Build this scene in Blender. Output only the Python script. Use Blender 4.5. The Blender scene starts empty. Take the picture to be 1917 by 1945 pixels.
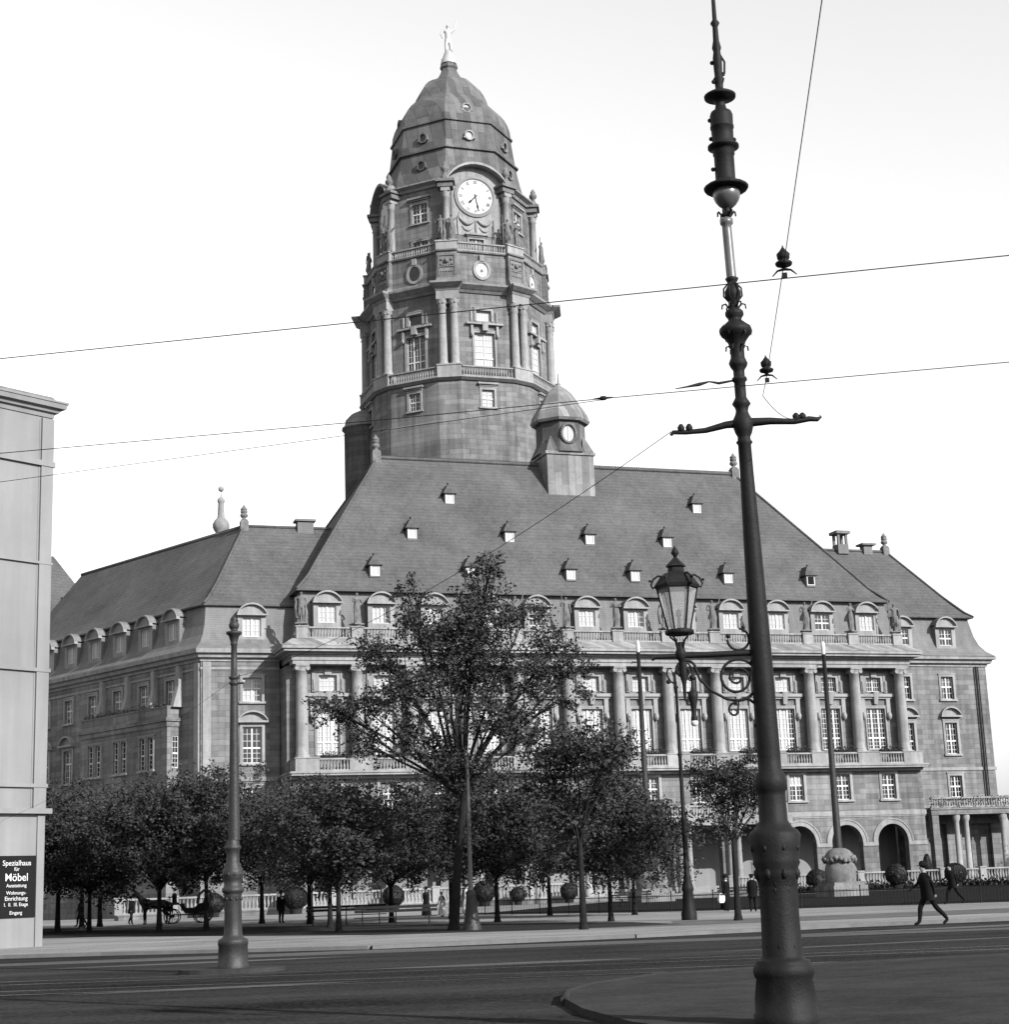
import bpy, bmesh, math, random
from mathutils import Vector, Matrix, noise
R = math.radians
PI = math.pi
S = bpy.context.scene
COL = S.collection

# ------------------------------------------------------------------ camera
cam_d = bpy.data.cameras.new('camera')
cam = bpy.data.objects.new('camera', cam_d); COL.objects.link(cam)
cam_d.sensor_fit = 'HORIZONTAL'; cam_d.sensor_width = 36.0
cam_d.lens = 36.0*3200/1917
cam_d.clip_start = 0.1; cam_d.clip_end = 6000
_t = math.atan(707/3200); _r = R(2.1)
_fw = Vector((0, math.cos(_t), math.sin(_t))); _rt = Vector((1, 0, 0)); _up = _rt.cross(_fw)
_x = _rt*math.cos(_r)-_up*math.sin(_r); _y = _rt*math.sin(_r)+_up*math.cos(_r)
cam.matrix_world = Matrix(((_x.x, _y.x, -_fw.x, 0), (_x.y, _y.y, -_fw.y, 0), (_x.z, _y.z, -_fw.z, 1.65), (0, 0, 0, 1)))
S.camera = cam

# ------------------------------------------------------------------ light
SUN = Vector((0.787, -0.787, 0.54)).normalized()
wd = bpy.data.worlds.new('World'); S.world = wd; wd.use_nodes = True
nt = wd.node_tree; nt.nodes.clear()
sky = nt.nodes.new('ShaderNodeTexSky'); sky.sky_type = 'NISHITA'; sky.sun_disc = False
sky.sun_elevation = math.asin(SUN.z); sky.sun_rotation = math.atan2(SUN.x, SUN.y)
sky.dust_density = 1.0; sky.air_density = 1.3
bw = nt.nodes.new('ShaderNodeSeparateColor'); bgn = nt.nodes.new('ShaderNodeBackground'); wo = nt.nodes.new('ShaderNodeOutputWorld')
bgn.inputs['Strength'].default_value = 0.15
nt.links.new(sky.outputs[0], bw.inputs[0]); nt.links.new(bw.outputs[2], bgn.inputs['Color']); nt.links.new(bgn.outputs[0], wo.inputs[0])
sl = bpy.data.lights.new('sun', 'SUN'); sl.energy = 4.8; sl.angle = R(0.5); sl.color = (1, 1, 1)
so = bpy.data.objects.new('sun', sl); COL.objects.link(so)
so.rotation_euler = SUN.to_track_quat('Z', 'Y').to_euler()
S.view_settings.view_transform = 'Standard'; S.view_settings.look = 'None'
S.view_settings.exposure = 0.84; S.view_settings.gamma = 1.0
S.render.engine = 'CYCLES'

# ------------------------------------------------------------------ materials (a black and white photograph: all greys)
MATS = {}
def mat(name, val, rough=0.85, var=0.15, scale=3.0, bump=0.0, bscale=20.0, metal=0.0, spec=0.06, stretch=None, fine=0.0, kind=None, **kw):
    if name in MATS: return MATS[name]
    m = bpy.data.materials.new(name); m.use_nodes = True; t = m.node_tree; n = t.nodes; L = t.links
    b = n['Principled BSDF']; b.inputs['Roughness'].default_value = rough; b.inputs['Metallic'].default_value = metal
    b.inputs['Specular IOR Level'].default_value = spec
    tc = n.new('ShaderNodeTexCoord'); src = tc.outputs['Object']
    if kw.get('world'):
        ge = n.new('ShaderNodeNewGeometry'); src = ge.outputs['Position']
    if stretch:
        mp = n.new('ShaderNodeMapping'); mp.inputs['Scale'].default_value = stretch; L.new(src, mp.inputs[0]); vsrc = mp.outputs[0]
    else: vsrc = src
    def noi(sc, det=4):
        q = n.new('ShaderNodeTexNoise'); q.inputs['Scale'].default_value = sc; q.inputs['Detail'].default_value = det; q.inputs['Roughness'].default_value = 0.65
        L.new(vsrc, q.inputs['Vector']); return q.outputs['Fac']
    def ma(op, a, b_):
        q = n.new('ShaderNodeMath'); q.operation = op
        for i, x in enumerate((a, b_)):
            if isinstance(x, (int, float)): q.inputs[i].default_value = x
            else: L.new(x, q.inputs[i])
        return q.outputs[0]
    big = noi(scale*0.22, 3); mid = noi(scale, 5)
    f = ma('ADD', ma('MULTIPLY', ma('SUBTRACT', big, 0.5), 1.6), ma('MULTIPLY', ma('SUBTRACT', mid, 0.5), 1.4))
    if fine:
        q = n.new('ShaderNodeTexWhiteNoise'); q.noise_dimensions = '3D'
        mp2 = n.new('ShaderNodeVectorMath'); mp2.operation = 'SNAP'; L.new(src, mp2.inputs[0]); mp2.inputs[1].default_value = (fine, fine, fine*0.7)
        L.new(mp2.outputs[0], q.inputs['Vector']); f = ma('ADD', f, ma('MULTIPLY', ma('SUBTRACT', q.outputs['Value'], 0.5), kw.get('finev', 0.5)))
    f = ma('ADD', ma('MULTIPLY', f, var*2), 1.0)
    if kw.get('streak'):      # rain and soot stains running down, and broad uneven patches
        mp3 = n.new('ShaderNodeMapping'); mp3.inputs['Scale'].default_value = (1.1, 1.1, 0.09); L.new(src, mp3.inputs[0])
        q3 = n.new('ShaderNodeTexNoise'); q3.inputs['Scale'].default_value = 1.6; q3.inputs['Detail'].default_value = 5; L.new(mp3.outputs[0], q3.inputs['Vector'])
        q4 = n.new('ShaderNodeTexNoise'); q4.inputs['Scale'].default_value = 0.13; q4.inputs['Detail'].default_value = 4; L.new(src, q4.inputs['Vector'])
        f = ma('MULTIPLY', f, ma('ADD', 1.0, ma('MULTIPLY', ma('ADD', ma('SUBTRACT', q3.outputs['Fac'], 0.5), ma('SUBTRACT', q4.outputs['Fac'], 0.5)), kw['streak']*2)))
    hgt = mid
    if kind == 'ashlar':
        sp = n.new('ShaderNodeSeparateXYZ'); L.new(src, sp.inputs[0])
        cb = n.new('ShaderNodeCombineXYZ'); L.new(ma('ADD', sp.outputs[0], sp.outputs[1]), cb.inputs[0]); L.new(sp.outputs[2], cb.inputs[1])
        br = n.new('ShaderNodeTexBrick'); br.offset = 0.5
        br.inputs['Scale'].default_value = 1.0; br.inputs['Brick Width'].default_value = kw.get('bwid', 1.25); br.inputs['Row Height'].default_value = kw.get('bh', 0.48)
        br.inputs['Mortar Size'].default_value = kw.get('mort', 0.018); br.inputs['Mortar Smooth'].default_value = 0.3
        c = kw.get('cc', 0.2)
        br.inputs['Color1'].default_value = (1-c, 1-c, 1-c, 1); br.inputs['Color2'].default_value = (1+c, 1+c, 1+c, 1); br.inputs['Mortar'].default_value = (.7, .7, .7, 1)
        L.new(cb.outputs[0], br.inputs['Vector'])
        f = ma('MULTIPLY', f, br.outputs['Color']); hgt = ma('ADD', ma('MULTIPLY', br.outputs['Fac'], -1.2), mid)
    if kind == 'tile':      # rows of flat tiles up the slope
        sp = n.new('ShaderNodeSeparateXYZ'); L.new(src, sp.inputs[0])
        fr = ma('FRACT', ma('MULTIPLY', sp.outputs[2], 1/kw.get('row', 0.24)), 0)
        f = ma('MULTIPLY', f, ma('ADD', ma('MULTIPLY', fr, 0.22), 0.89)); hgt = fr
    if kind == 'seam':      # metal sheets with standing seams
        sp = n.new('ShaderNodeSeparateXYZ'); L.new(src, sp.inputs[0])
        cb = n.new('ShaderNodeCombineXYZ'); L.new(sp.outputs[2], cb.inputs[0]); L.new(ma('ADD', sp.outputs[0], ma('MULTIPLY', sp.outputs[1], kw.get('my', 1.0))), cb.inputs[1])
        br = n.new('ShaderNodeTexBrick'); br.offset = 0.37; br.inputs['Scale'].default_value = 1
        br.inputs['Brick Width'].default_value = 3.4; br.inputs['Row Height'].default_value = kw.get('sw', 0.72); br.inputs['Mortar Size'].default_value = 0.02
        br.inputs['Color1'].default_value = (.68, .68, .68, 1); br.inputs['Color2'].default_value = (1.32, 1.32, 1.32, 1); br.inputs['Mortar'].default_value = (.6, .6, .6, 1)
        L.new(cb.outputs[0], br.inputs['Vector']); f = ma('MULTIPLY', f, br.outputs['Color']); hgt = ma('ADD', br.outputs['Fac'], mid)
    if kind == 'fold':      # hanging cloth folds of a blind, their light and shade painted into the colour
        sp = n.new('ShaderNodeSeparateXYZ'); L.new(src, sp.inputs[0])
        w = ma('SINE', ma('MULTIPLY', sp.outputs[0], 17.0), 0); f = ma('MULTIPLY', f, ma('ADD', ma('MULTIPLY', w, 0.07), 0.95))
    v = ma('MULTIPLY', f, val)
    v = ma('MINIMUM', ma('MAXIMUM', v, 0.004), 0.9)
    cc = n.new('ShaderNodeCombineColor')
    for i in range(3): L.new(v, cc.inputs[i])
    L.new(cc.outputs[0], b.inputs['Base Color'])
    if bump:
        bp = n.new('ShaderNodeBump'); bp.inputs['Strength'].default_value = bump; bp.inputs['Distance'].default_value = kw.get('bd', 0.03)
        L.new(ma('ADD', hgt, noi(bscale, 3)), bp.inputs['Height']); L.new(bp.outputs[0], b.inputs['Normal'])
    MATS[name] = m; return m
stone = mat('sandstone', 0.12, streak=0.55, var=0.17, scale=1.5, bump=0.5, kind='ashlar', fine=0.07, finev=0.35)
stone_t = mat('tower_stone', 0.115, streak=0.6, var=0.24, scale=0.8, bump=0.5, kind='ashlar', bwid=1.5, bh=0.55, fine=0.1, finev=0.4)
trim = mat('dressed_stone', 0.185, streak=0.45, var=0.2, scale=2.5, bump=0.35, bscale=9, fine=0.06, finev=0.35)
carv = mat('weathered_statue_stone', 0.11, var=0.4, scale=4, bump=0.5, bscale=14)
tile = mat('roof_tiles', 0.069, streak=0.2, row=0.36, var=0.2, scale=1.2, bump=0.4, kind='tile', fine=0.12, finev=0.75, bd=0.05)
slate = mat('slate_cladding', 0.115, streak=0.35, var=0.12, scale=1.5, bump=0.4, kind='tile', row=0.2, fine=0.1, finev=0.5)
metal = mat('sheet_metal', 0.16, streak=0.35, var=0.22, scale=1.2, bump=0.4, kind='seam', rough=0.6, fine=0.09, finev=0.4)
dome_m = mat('dome_copper', 0.088, streak=0.25, var=0.25, scale=0.9, bump=0.4, kind='seam', rough=0.6, my=0.3, sw=0.8, fine=0.1, finev=0.5)
white = mat('white_paint', 0.42, var=0.04, rough=0.6)
blind = mat('white_blind', 0.33, var=0.05, rough=0.8, kind='fold')
glass = mat('window_glass', 0.009, var=0.3, rough=0.12, spec=0.5)
dark = mat('dark_interior', 0.01, var=0.2)
curtain = mat('grey_curtain', 0.09, var=0.25, kind='fold')
iron = mat('black_iron', 0.008, var=0.35, scale=8, rough=0.6, spec=0.12, bump=0.2, bscale=30)
iron_g = mat('grey_painted_iron', 0.019, var=0.35, scale=6, rough=0.5, spec=0.25, bump=0.3, bscale=25)
iron_p = mat('silvered_pole_paint', 0.065, var=0.3, scale=9, rough=0.4, spec=0.5)
frost = mat('frosted_glass', 0.0612, var=0.12, rough=0.3, spec=0.6)
pane_m = mat('lantern_glass', 0.75, var=0.1, rough=0.1, spec=0.6)
_p = pane_m.node_tree.nodes['Principled BSDF']; _p.inputs['Transmission Weight'].default_value = 0.85; _p.inputs['IOR'].default_value = 1.05
plaster = mat('pale_render', 0.165, streak=0.22, var=0.06, scale=1.2, bump=0.15, fine=0.05, finev=0.12)
asphalt = mat('dark_asphalt', 0.027, var=0.55, scale=0.5, world=True, stretch=(0.35, 1.4, 1), bump=0.3, bscale=8, fine=0.06, finev=0.5, spec=0.0)
island_m = mat('island_asphalt', 0.034, var=0.3, scale=1.5, world=True, bump=0.2, fine=0.05, finev=0.4, spec=0.0)
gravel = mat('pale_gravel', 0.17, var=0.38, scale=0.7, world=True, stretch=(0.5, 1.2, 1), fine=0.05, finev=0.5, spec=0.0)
crown_shade = mat('trodden_soil', 0.0272, var=0.35, scale=0.8, world=True, stretch=(0.5, 1.2, 1), fine=0.06, finev=0.5, spec=0.0)  # shade of the tree crowns, put into a dark ground colour
lawn_m = mat('short_grass', 0.017, var=0.3, scale=2, world=True, bump=0.4, fine=0.06, finev=0.7, spec=0.0)
kerb_m = mat('kerb_granite', 0.1088, var=0.2, scale=3)
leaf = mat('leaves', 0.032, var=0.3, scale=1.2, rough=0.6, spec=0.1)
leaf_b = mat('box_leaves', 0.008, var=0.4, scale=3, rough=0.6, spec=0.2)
bark = mat('bark', 0.012, var=0.4, scale=6, bump=0.6, bscale=12)
wood = mat('bench_wood', 0.0204, var=0.3, scale=5)
cloth_d = mat('dark_cloth', 0.00544, var=0.3, scale=6)
cloth_m = mat('grey_cloth', 0.0476, var=0.3, scale=6)
cloth_w = mat('white_cloth', 0.476, var=0.1, scale=6)
skin_m = mat('skin', 0.204, var=0.1)
gilt = mat('gilded_bronze', 0.34, var=0.2, rough=0.4, metal=0.3)
signb = mat('black_sign_board', 0.0102, var=0.1, rough=0.4)
dial_m = mat('clock_dial', 0.4275, var=0.03)
wire_m = mat('wire', 0.0136, var=0.1)

# ------------------------------------------------------------------ mesh builder
class MB:
    def __init__(s): s.v = []; s.f = []; s.m = []; s.sm = []; s.T = None
    def av(s, p):
        p = Vector(p)
        if s.T is not None: p = s.T @ p
        s.v.append(p[:]); return len(s.v)-1
    def face(s, pts, mi=0, sm=False):
        s.f.append([s.av(p) for p in pts]); s.m.append(mi); s.sm.append(sm)
    def box(s, x0, x1, y0, y1, z0, z1, mi=0):
        i = [s.av(p) for p in ((x0,y0,z0),(x1,y0,z0),(x1,y1,z0),(x0,y1,z0),(x0,y0,z1),(x1,y0,z1),(x1,y1,z1),(x0,y1,z1))]
        for q in ((3,2,1,0),(4,5,6,7),(0,1,5,4),(1,2,6,5),(2,3,7,6),(3,0,4,7)):
            s.f.append([i[k] for k in q]); s.m.append(mi); s.sm.append(False)
    def loft(s, loops, mi=0, sm=False, caps=(True, True), closed=True):
        idx = [[s.av(p) for p in lp] for lp in loops]; n = len(idx[0])
        for a, b in zip(idx, idx[1:]):
            for k in range(n if closed else n-1):
                j = (k+1) % n; s.f.append([a[k], a[j], b[j], b[k]]); s.m.append(mi); s.sm.append(sm)
        cp = lambda ids: [s.v.append(s.v[q]) or len(s.v)-1 for q in ids] if sm else list(ids)
        if caps[0]: s.f.append(cp(idx[0])[::-1]); s.m.append(mi); s.sm.append(False)
        if caps[1]: s.f.append(cp(idx[-1])); s.m.append(mi); s.sm.append(False)
    def lathe(s, prof, cx=0, cy=0, n=16, mi=0, sm=True, ph=0.0, sx=1.0):
        s.loft([[(cx+r*sx*math.cos(ph+2*PI*k/n), cy+r*math.sin(ph+2*PI*k/n), z) for k in range(n)] for z, r in prof], mi, sm)
    def tube(s, pts, rad, n=7, mi=0, sm=True):
        pts = [Vector(p) for p in pts]
        if not hasattr(rad, '__len__'): rad = [rad]*len(pts)
        loops = []; u = None
        for i, p in enumerate(pts):
            d = (pts[min(i+1, len(pts)-1)]-pts[max(i-1, 0)])
            if d.length < 1e-9: d = Vector((0, 0, 1))
            d.normalize()
            if u is None: u = d.cross(Vector((0.13, 0.7, 0.2))).normalized()
            u = (u-d*u.dot(d)).normalized(); w = d.cross(u)
            loops.append([p+(u*math.cos(2*PI*k/n)+w*math.sin(2*PI*k/n))*rad[i] for k in range(n)])
        s.loft(loops, mi, sm)
    def ball(s, c, r, n=10, mi=0, sz=1.0):
        m = max(4, n//2); s.lathe([(c[2]-r*sz*math.cos(PI*k/m), max(r*math.sin(PI*k/m), r*0.02)) for k in range(m+1)], c[0], c[1], n, mi)
    def mesh(s, name, mats):
        me = bpy.data.meshes.new(name); me.from_pydata(s.v, [], s.f)
        for q in (mats if isinstance(mats, (list, tuple)) else [mats]): me.materials.append(q)
        me.polygons.foreach_set('material_index', s.m); me.polygons.foreach_set('use_smooth', s.sm)
        me.update(); return me
    def build(s, name, mats, parent=None, loc=None, rz=0):
        return obj(name, s.mesh(name, mats), parent, loc, rz)
def obj(name, me, parent=None, loc=None, rz=0):
    o = bpy.data.objects.new(name, me); COL.objects.link(o)
    if parent is not None: o.parent = parent
    if loc is not None: o.location = loc
    if rz: o.rotation_euler.z = rz
    return o
def tag(o, label=None, cat=None, group=None, kind=None):
    if label: o['label'] = label
    if cat: o['category'] = cat
    if group: o['group'] = group
    if kind: o['kind'] = kind
    return o
def thing(name, label, cat, loc=(0, 0, 0), rz=0, group=None):
    return tag(obj(name, None, None, loc, rz), label, cat, group)

# local frame of the town hall: x along the main front, y into the building
O = Vector((-18.49, 140.0, 0)); ANG = math.atan2(0.32486, 0.94576)
def W(u, v, z=0): return Vector((O.x+0.94576*u-0.32486*v, O.y+0.32486*u+0.94576*v, z))

# ------------------------------------------------------------------ wall with openings
def wall(mb, o, d, length, z0, z1, holes=(), depth=0.35, mi=0, back=None):
    """vertical wall from o along d; holes (a0,a1,z0,z1) or (a0,a1,z0,z1,'arch')."""
    dx, dy = d; ix, iy = -dy, dx
    P = lambda a, z, t=0: (o[0]+dx*a+ix*t, o[1]+dy*a+iy*t, z)
    xs = sorted({0, length, *[h[0] for h in holes], *[h[1] for h in holes]}); xs = [x for x in xs if 0 <= x <= length]
    zs = sorted({z0, z1, *[h[2] for h in holes], *[h[3] for h in holes]}); zs = [z for z in zs if z0 <= z <= z1]
    for i in range(len(xs)-1):
        j = 0
        while j < len(zs)-1:
            def inside(jj): 
                cx = (xs[i]+xs[i+1])/2; cz = (zs[jj]+zs[jj+1])/2
                return any(h[0] < cx < h[1] and h[2] < cz < h[3] for h in holes)
            if inside(j): j += 1; continue
            k = j
            while k+1 < len(zs)-1 and not inside(k+1): k += 1
            mb.face([P(xs[i], zs[j]), P(xs[i+1], zs[j]), P(xs[i+1], zs[k+1]), P(xs[i], zs[k+1])], mi); j = k+1
    for h in holes:
        a0, a1, h0, h1 = h[:4]
        mb.face([P(a0, h0), P(a1, h0), P(a1, h0, depth), P(a0, h0, depth)], mi)
        if len(h) > 4:
            r = (a1-a0)/2; zc = h1-r; c = (a0+a1)/2; N = 14
            arc = [(c-r*math.cos(PI*k/N), zc+r*math.sin(PI*k/N)) for k in range(N+1)]
            for k in range(N):
                (xa, za), (xb, zb) = arc[k], arc[k+1]
                mb.face([P(xa, za), P(xb, zb), P(xb, h1), P(xa, h1)], mi)
                mb.face([P(xa, za), P(xa, za, depth), P(xb, zb, depth), P(xb, zb)], mi)
            mb.face([P(a0, h0), P(a0, h0, depth), P(a0, zc, depth), P(a0, zc)], mi)
            mb.face([P(a1, h0), P(a1, zc), P(a1, zc, depth), P(a1, h0, depth)], mi)
        else:
            mb.face([P(a0, h0), P(a0, h0, depth), P(a0, h1, depth), P(a0, h1)], mi)
            mb.face([P(a1, h0), P(a1, h1), P(a1, h1, depth), P(a1, h0, depth)], mi)
            mb.face([P(a0, h1), P(a0, h1, depth), P(a1, h1, depth), P(a1, h1)], mi)

# ------------------------------------------------------------------ windows
WIN = {}
def segment_pediment(mb, w, z, rise, depth, y0=0.0, mi=0):
    """segmental arch gable standing on a ledge at height z, width w"""
    rad = (w*w/4+rise*rise)/(2*rise); a = math.asin(w/2/rad); N = 10
    arc = [(rad*math.sin(-a+2*a*k/N), z+rise-rad+rad*math.cos(-a+2*a*k/N)) for k in range(N+1)]
    for k in range(N):
        (xa, za), (xb, zb) = arc[k], arc[k+1]
        t = 0.16
        mb.loft([[(xa, y0-depth, za), (xa, y0+0.05, za), (xa, y0+0.05, za+t), (xa, y0-depth, za+t)], [(xb, y0-depth, zb), (xb, y0+0.05, zb), (xb, y0+0.05, zb+t), (xb, y0-depth, zb+t)]], mi)
        mb.face([(xa, y0-0.05, z), (xb, y0-0.05, z), (xb, y0-0.05, zb+0.02), (xa, y0-0.05, za+0.02)], mi)
    mb.box(-w/2-0.06, w/2+0.06, y0-depth-0.04, y0+0.05, z-0.16, z, mi)
def window_meshes(key, w, h, mull=(0,), trans=0.62, bx=2, bz=3, pane='dark', frame=0.25, sill=True, ped=None, yin=0.26, lowpane=None, crown=None, bf=0):
    if key in WIN: return WIN[key]
    g = MB(); pm = {'dark': 1, 'blind': 2, 'half': 2}[pane]
    g.face([(-w/2, yin, 0), (w/2, yin, 0), (w/2, yin, h), (-w/2, yin, h)], pm)
    if pane == 'half': g.face([(w*0.18, yin-0.01, 0), (w/2, yin-0.01, 0), (w/2, yin-0.01, h), (w*0.18, yin-0.01, h)], 1)
    if lowpane == 'dark': g.face([(-w/2, yin-0.012, 0), (w/2, yin-0.012, 0), (w/2, yin-0.012, h*trans), (-w/2, yin-0.012, h*trans)], 1)
    if bf: g.face([(-w/2, yin-0.011, h*(1-bf)), (w/2, yin-0.011, h*(1-bf)), (w/2, yin-0.011, h), (-w/2, yin-0.011, h)], 3)
    y0, y1 = yin-0.07, yin-0.014
    fw = 0.07
    g.box(-w/2, -w/2+fw, y0, y1, 0, h); g.box(w/2-fw, w/2, y0, y1, 0, h); g.box(-w/2+fw, w/2-fw, y0, y1, 0, fw); g.box(-w/2+fw, w/2-fw, y0, y1, h-fw, h)
    mw = 0.065 if w < 1.9 else 0.085
    for x in mull: g.box(x-mw, x+mw, y0-0.012, y1-0.006, fw+0.001, h-fw-0.001)
    zt = h*trans
    if trans: g.box(-w/2+fw, w/2-fw, y0-0.02, y1-0.01, zt-0.07, zt+0.07)
    edges = [-w/2]+list(mull)+[w/2]
    for a, b in zip(edges, edges[1:]):
        for k in range(1, bx):
            x = a+(b-a)*k/bx; g.box(x-0.018, x+0.018, y0+0.02, y1-0.003, fw, h-fw)
    segs = [(0, zt), (zt, h)] if trans else [(0, h)]
    for (a, b) in segs:
        nn = max(1, round((b-a)/(h/bz)))
        for k in range(1, nn):
            z = a+(b-a)*k/nn; g.box(-w/2+fw, w/2-fw, y0+0.024, y1-0.005, z-0.018, z+0.018)
    out = [('window', g.mesh('window', [white, glass, blind, curtain]))]
    if frame:
        s = MB(); t = frame
        s.box(-w/2-t, -w/2, -0.09, 0.02, -0.02, h+t); s.box(w/2, w/2+t, -0.09, 0.02, -0.02, h+t); s.box(-w/2, w/2, -0.09, 0.02, h, h+t)
        s.box(-w/2-t-0.07, w/2+t+0.07, -0.12, 0.0, h+t, h+t+0.1)
        if sill: s.box(-w/2-t-0.1, w/2+t+0.1, -0.2, 0.03, -0.2, -0.02)
        out.append(('surround', s.mesh('surround', [trim])))
    if ped:
        s = MB(); segment_pediment(s, w+0.9, h+ped, 0.72, 0.42)
        out.append(('pediment', s.mesh('pediment', [trim])))
    if crown:
        s = MB(); s.box(-w/2-0.45, w/2+0.45, -0.4, 0.02, h+crown, h+crown+0.2); s.box(-w/2-0.3, w/2+0.3, -0.2, 0.02, h+crown-0.16, h+crown)
        out.append(('lintel', s.mesh('lintel', [trim])))
    WIN[key] = out; return out
def place(ms, parent, loc, rz=0, label=None):
    o = obj(ms[0][0], ms[0][1], parent, loc, rz)
    for n, me in ms[1:]: obj(n, me, o)
    if label: o['label'] = label
    return o

BALP = [(0, .5), (.06, .5), (.1, .32), (.18, .42), (.36, .52), (.5, .42), (.7, .24), (.86, .3), (.92, .5), (1, .5)]
def balustrade_run(mb, p0, p1, z0, z1, step=0.27, rad=0.095, depth=0.3, rail=True, n=7):
    p0 = Vector(p0); p1 = Vector(p1); d = p1-p0; L = d.length; d.normalize(); q = Vector((-d.y, d.x))
    def bar(za, zb, w):
        c = [p0+q*w/2, p0-q*w/2, p1-q*w/2, p1+q*w/2]
        mb.loft([[(c_.x, c_.y, za) for c_ in c][::-1], [(c_.x, c_.y, zb) for c_ in c][::-1]])
    bar(z0, z0+0.13, depth); bar(z1-0.14, z1, depth*1.1)
    k = max(1, round(L/step)); a, b = z0+0.13, z1-0.14
    for i in range(k):
        p = p0+d*(L*(i+0.5)/k)
        mb.lathe([(a+(b-a)*t, rad*2*r) for t, r in BALP], p.x, p.y, n)

# ------------------------------------------------------------------ figures
def skinned(name, nodes, edges, root, sub=1):
    me = bpy.data.meshes.new(name+'_base'); names = list(nodes)
    me.from_pydata([nodes[k][0] for k in names], [(names.index(a), names.index(b)) for a, b in edges], [])
    o = bpy.data.objects.new('tmp', me); COL.objects.link(o)
    o.modifiers.new('skin', 'SKIN'); sk = me.skin_vertices[0].data
    for i, k in enumerate(names):
        r = nodes[k][1]; sk[i].radius = (r if isinstance(r, tuple) else (r, r)); sk[i].use_root = (k == root)
    ss = o.modifiers.new('ss', 'SUBSURF'); ss.levels = sub; ss.render_levels = sub
    dg = bpy.context.evaluated_depsgraph_get(); dg.update()
    out = bpy.data.meshes.new_from_object(o.evaluated_get(dg)); out.name = name
    bpy.data.objects.remove(o); bpy.data.meshes.remove(me)
    for p in out.polygons: p.use_smooth = True
    return out
def body_mesh(name, m, legs=((0.0, 0.0), (0.0, 0.0)), arms=None, lean=0.0, wide=1.0, fingers=True, sub=1):
    """standing figure 1.75 m tall facing -y. legs: (knee y, foot y) for left and right; arms: (elbow, hand) offsets"""
    arms = arms or (((-.07, 0.02, -.27), (-.02, -.06, -.25)), ((.07, 0.02, -.27), (.02, -.06, -.25)))
    N = {}; E = []
    ly = lambda z: -lean*(z-.92)
    N['pel'] = ((0, ly(.92), .93), (.15*wide, .115)); N['wai'] = ((0, ly(1.1), 1.1), (.135*wide, .105)); N['che'] = ((0, ly(1.3), 1.31), (.165*wide, .12))
    N['nb'] = ((0, ly(1.46), 1.455), (.075, .07)); N['nk'] = ((0, ly(1.52), 1.52), .055); N['hd'] = ((0, ly(1.6)-.01, 1.61), (.078, .092)); N['ht'] = ((0, ly(1.7), 1.70), (.06, .075))
    N['ns'] = ((0, ly(1.6)-.105, 1.605), .016); N['el_'] = ((-.082, ly(1.6), 1.61), .018); N['er_'] = ((.082, ly(1.6), 1.61), .018)
    E += [('pel', 'wai'), ('wai', 'che'), ('che', 'nb'), ('nb', 'nk'), ('nk', 'hd'), ('hd', 'ht'), ('hd', 'ns'), ('hd', 'el_'), ('hd', 'er_')]
    for s, t, (ky, fy) in ((-1, 'l', legs[0]), (1, 'r', legs[1])):
        N['hp'+t] = ((s*.09, ly(.9), .88), .095); hz = 0.07
        N['kn'+t] = ((s*.1, ky, .49), .078); N['an'+t] = ((s*.1, fy+.02, .09+max(0, fy)*.12), .055); N['to'+t] = ((s*.12, fy-.15, .035), (.042, .03))
        N['ca'+t] = ((s*.1, (ky+fy)/2+.03, .33), .068)
        E += [('pel', 'hp'+t), ('hp'+t, 'kn'+t), ('kn'+t, 'ca'+t), ('ca'+t, 'an'+t), ('an'+t, 'to'+t)]
    for s, t, (e, h) in ((-1, 'l', arms[0]), (1, 'r', arms[1])):
        sh = Vector((s*.185*wide, ly(1.42), 1.42)); el = sh+Vector(e); ha = el+Vector(h); dr = Vector(h).normalized()
        N['sh'+t] = (sh[:], .062); N['el'+t] = (el[:], .043); N['wr'+t] = (ha[:], .028); pa = ha+dr*.07; N['pa'+t] = (pa[:], (.036, .02))
        E += [('che', 'sh'+t), ('sh'+t, 'el'+t), ('el'+t, 'wr'+t), ('wr'+t, 'pa'+t)]
        if fingers:
            sd = Vector((0, 1, 0)); sd = (sd-dr*sd.dot(dr)).normalized()
            for k, (off, ln) in enumerate(((-.03, .07), (-.01, .085), (.01, .08), (.03, .062))):
                a = pa+sd*off+dr*.025; b = a+dr*ln*.55+Vector((-s*.012, 0, 0)); N['f%d%s' % (k, t)] = (a[:], .009); N['g%d%s' % (k, t)] = (b[:], .008)
                E += [('pa'+t, 'f%d%s' % (k, t)), ('f%d%s' % (k, t), 'g%d%s' % (k, t))]
            a = ha+sd*-.035+dr*.03; N['th'+t] = (a[:], .011); N['ti'+t] = ((a+dr*.03-sd*.012)[:], .009); E += [('wr'+t, 'th'+t), ('th'+t, 'ti'+t)]
    me = skinned(name, N, E, 'pel', sub); me.materials.append(m); return me
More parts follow.
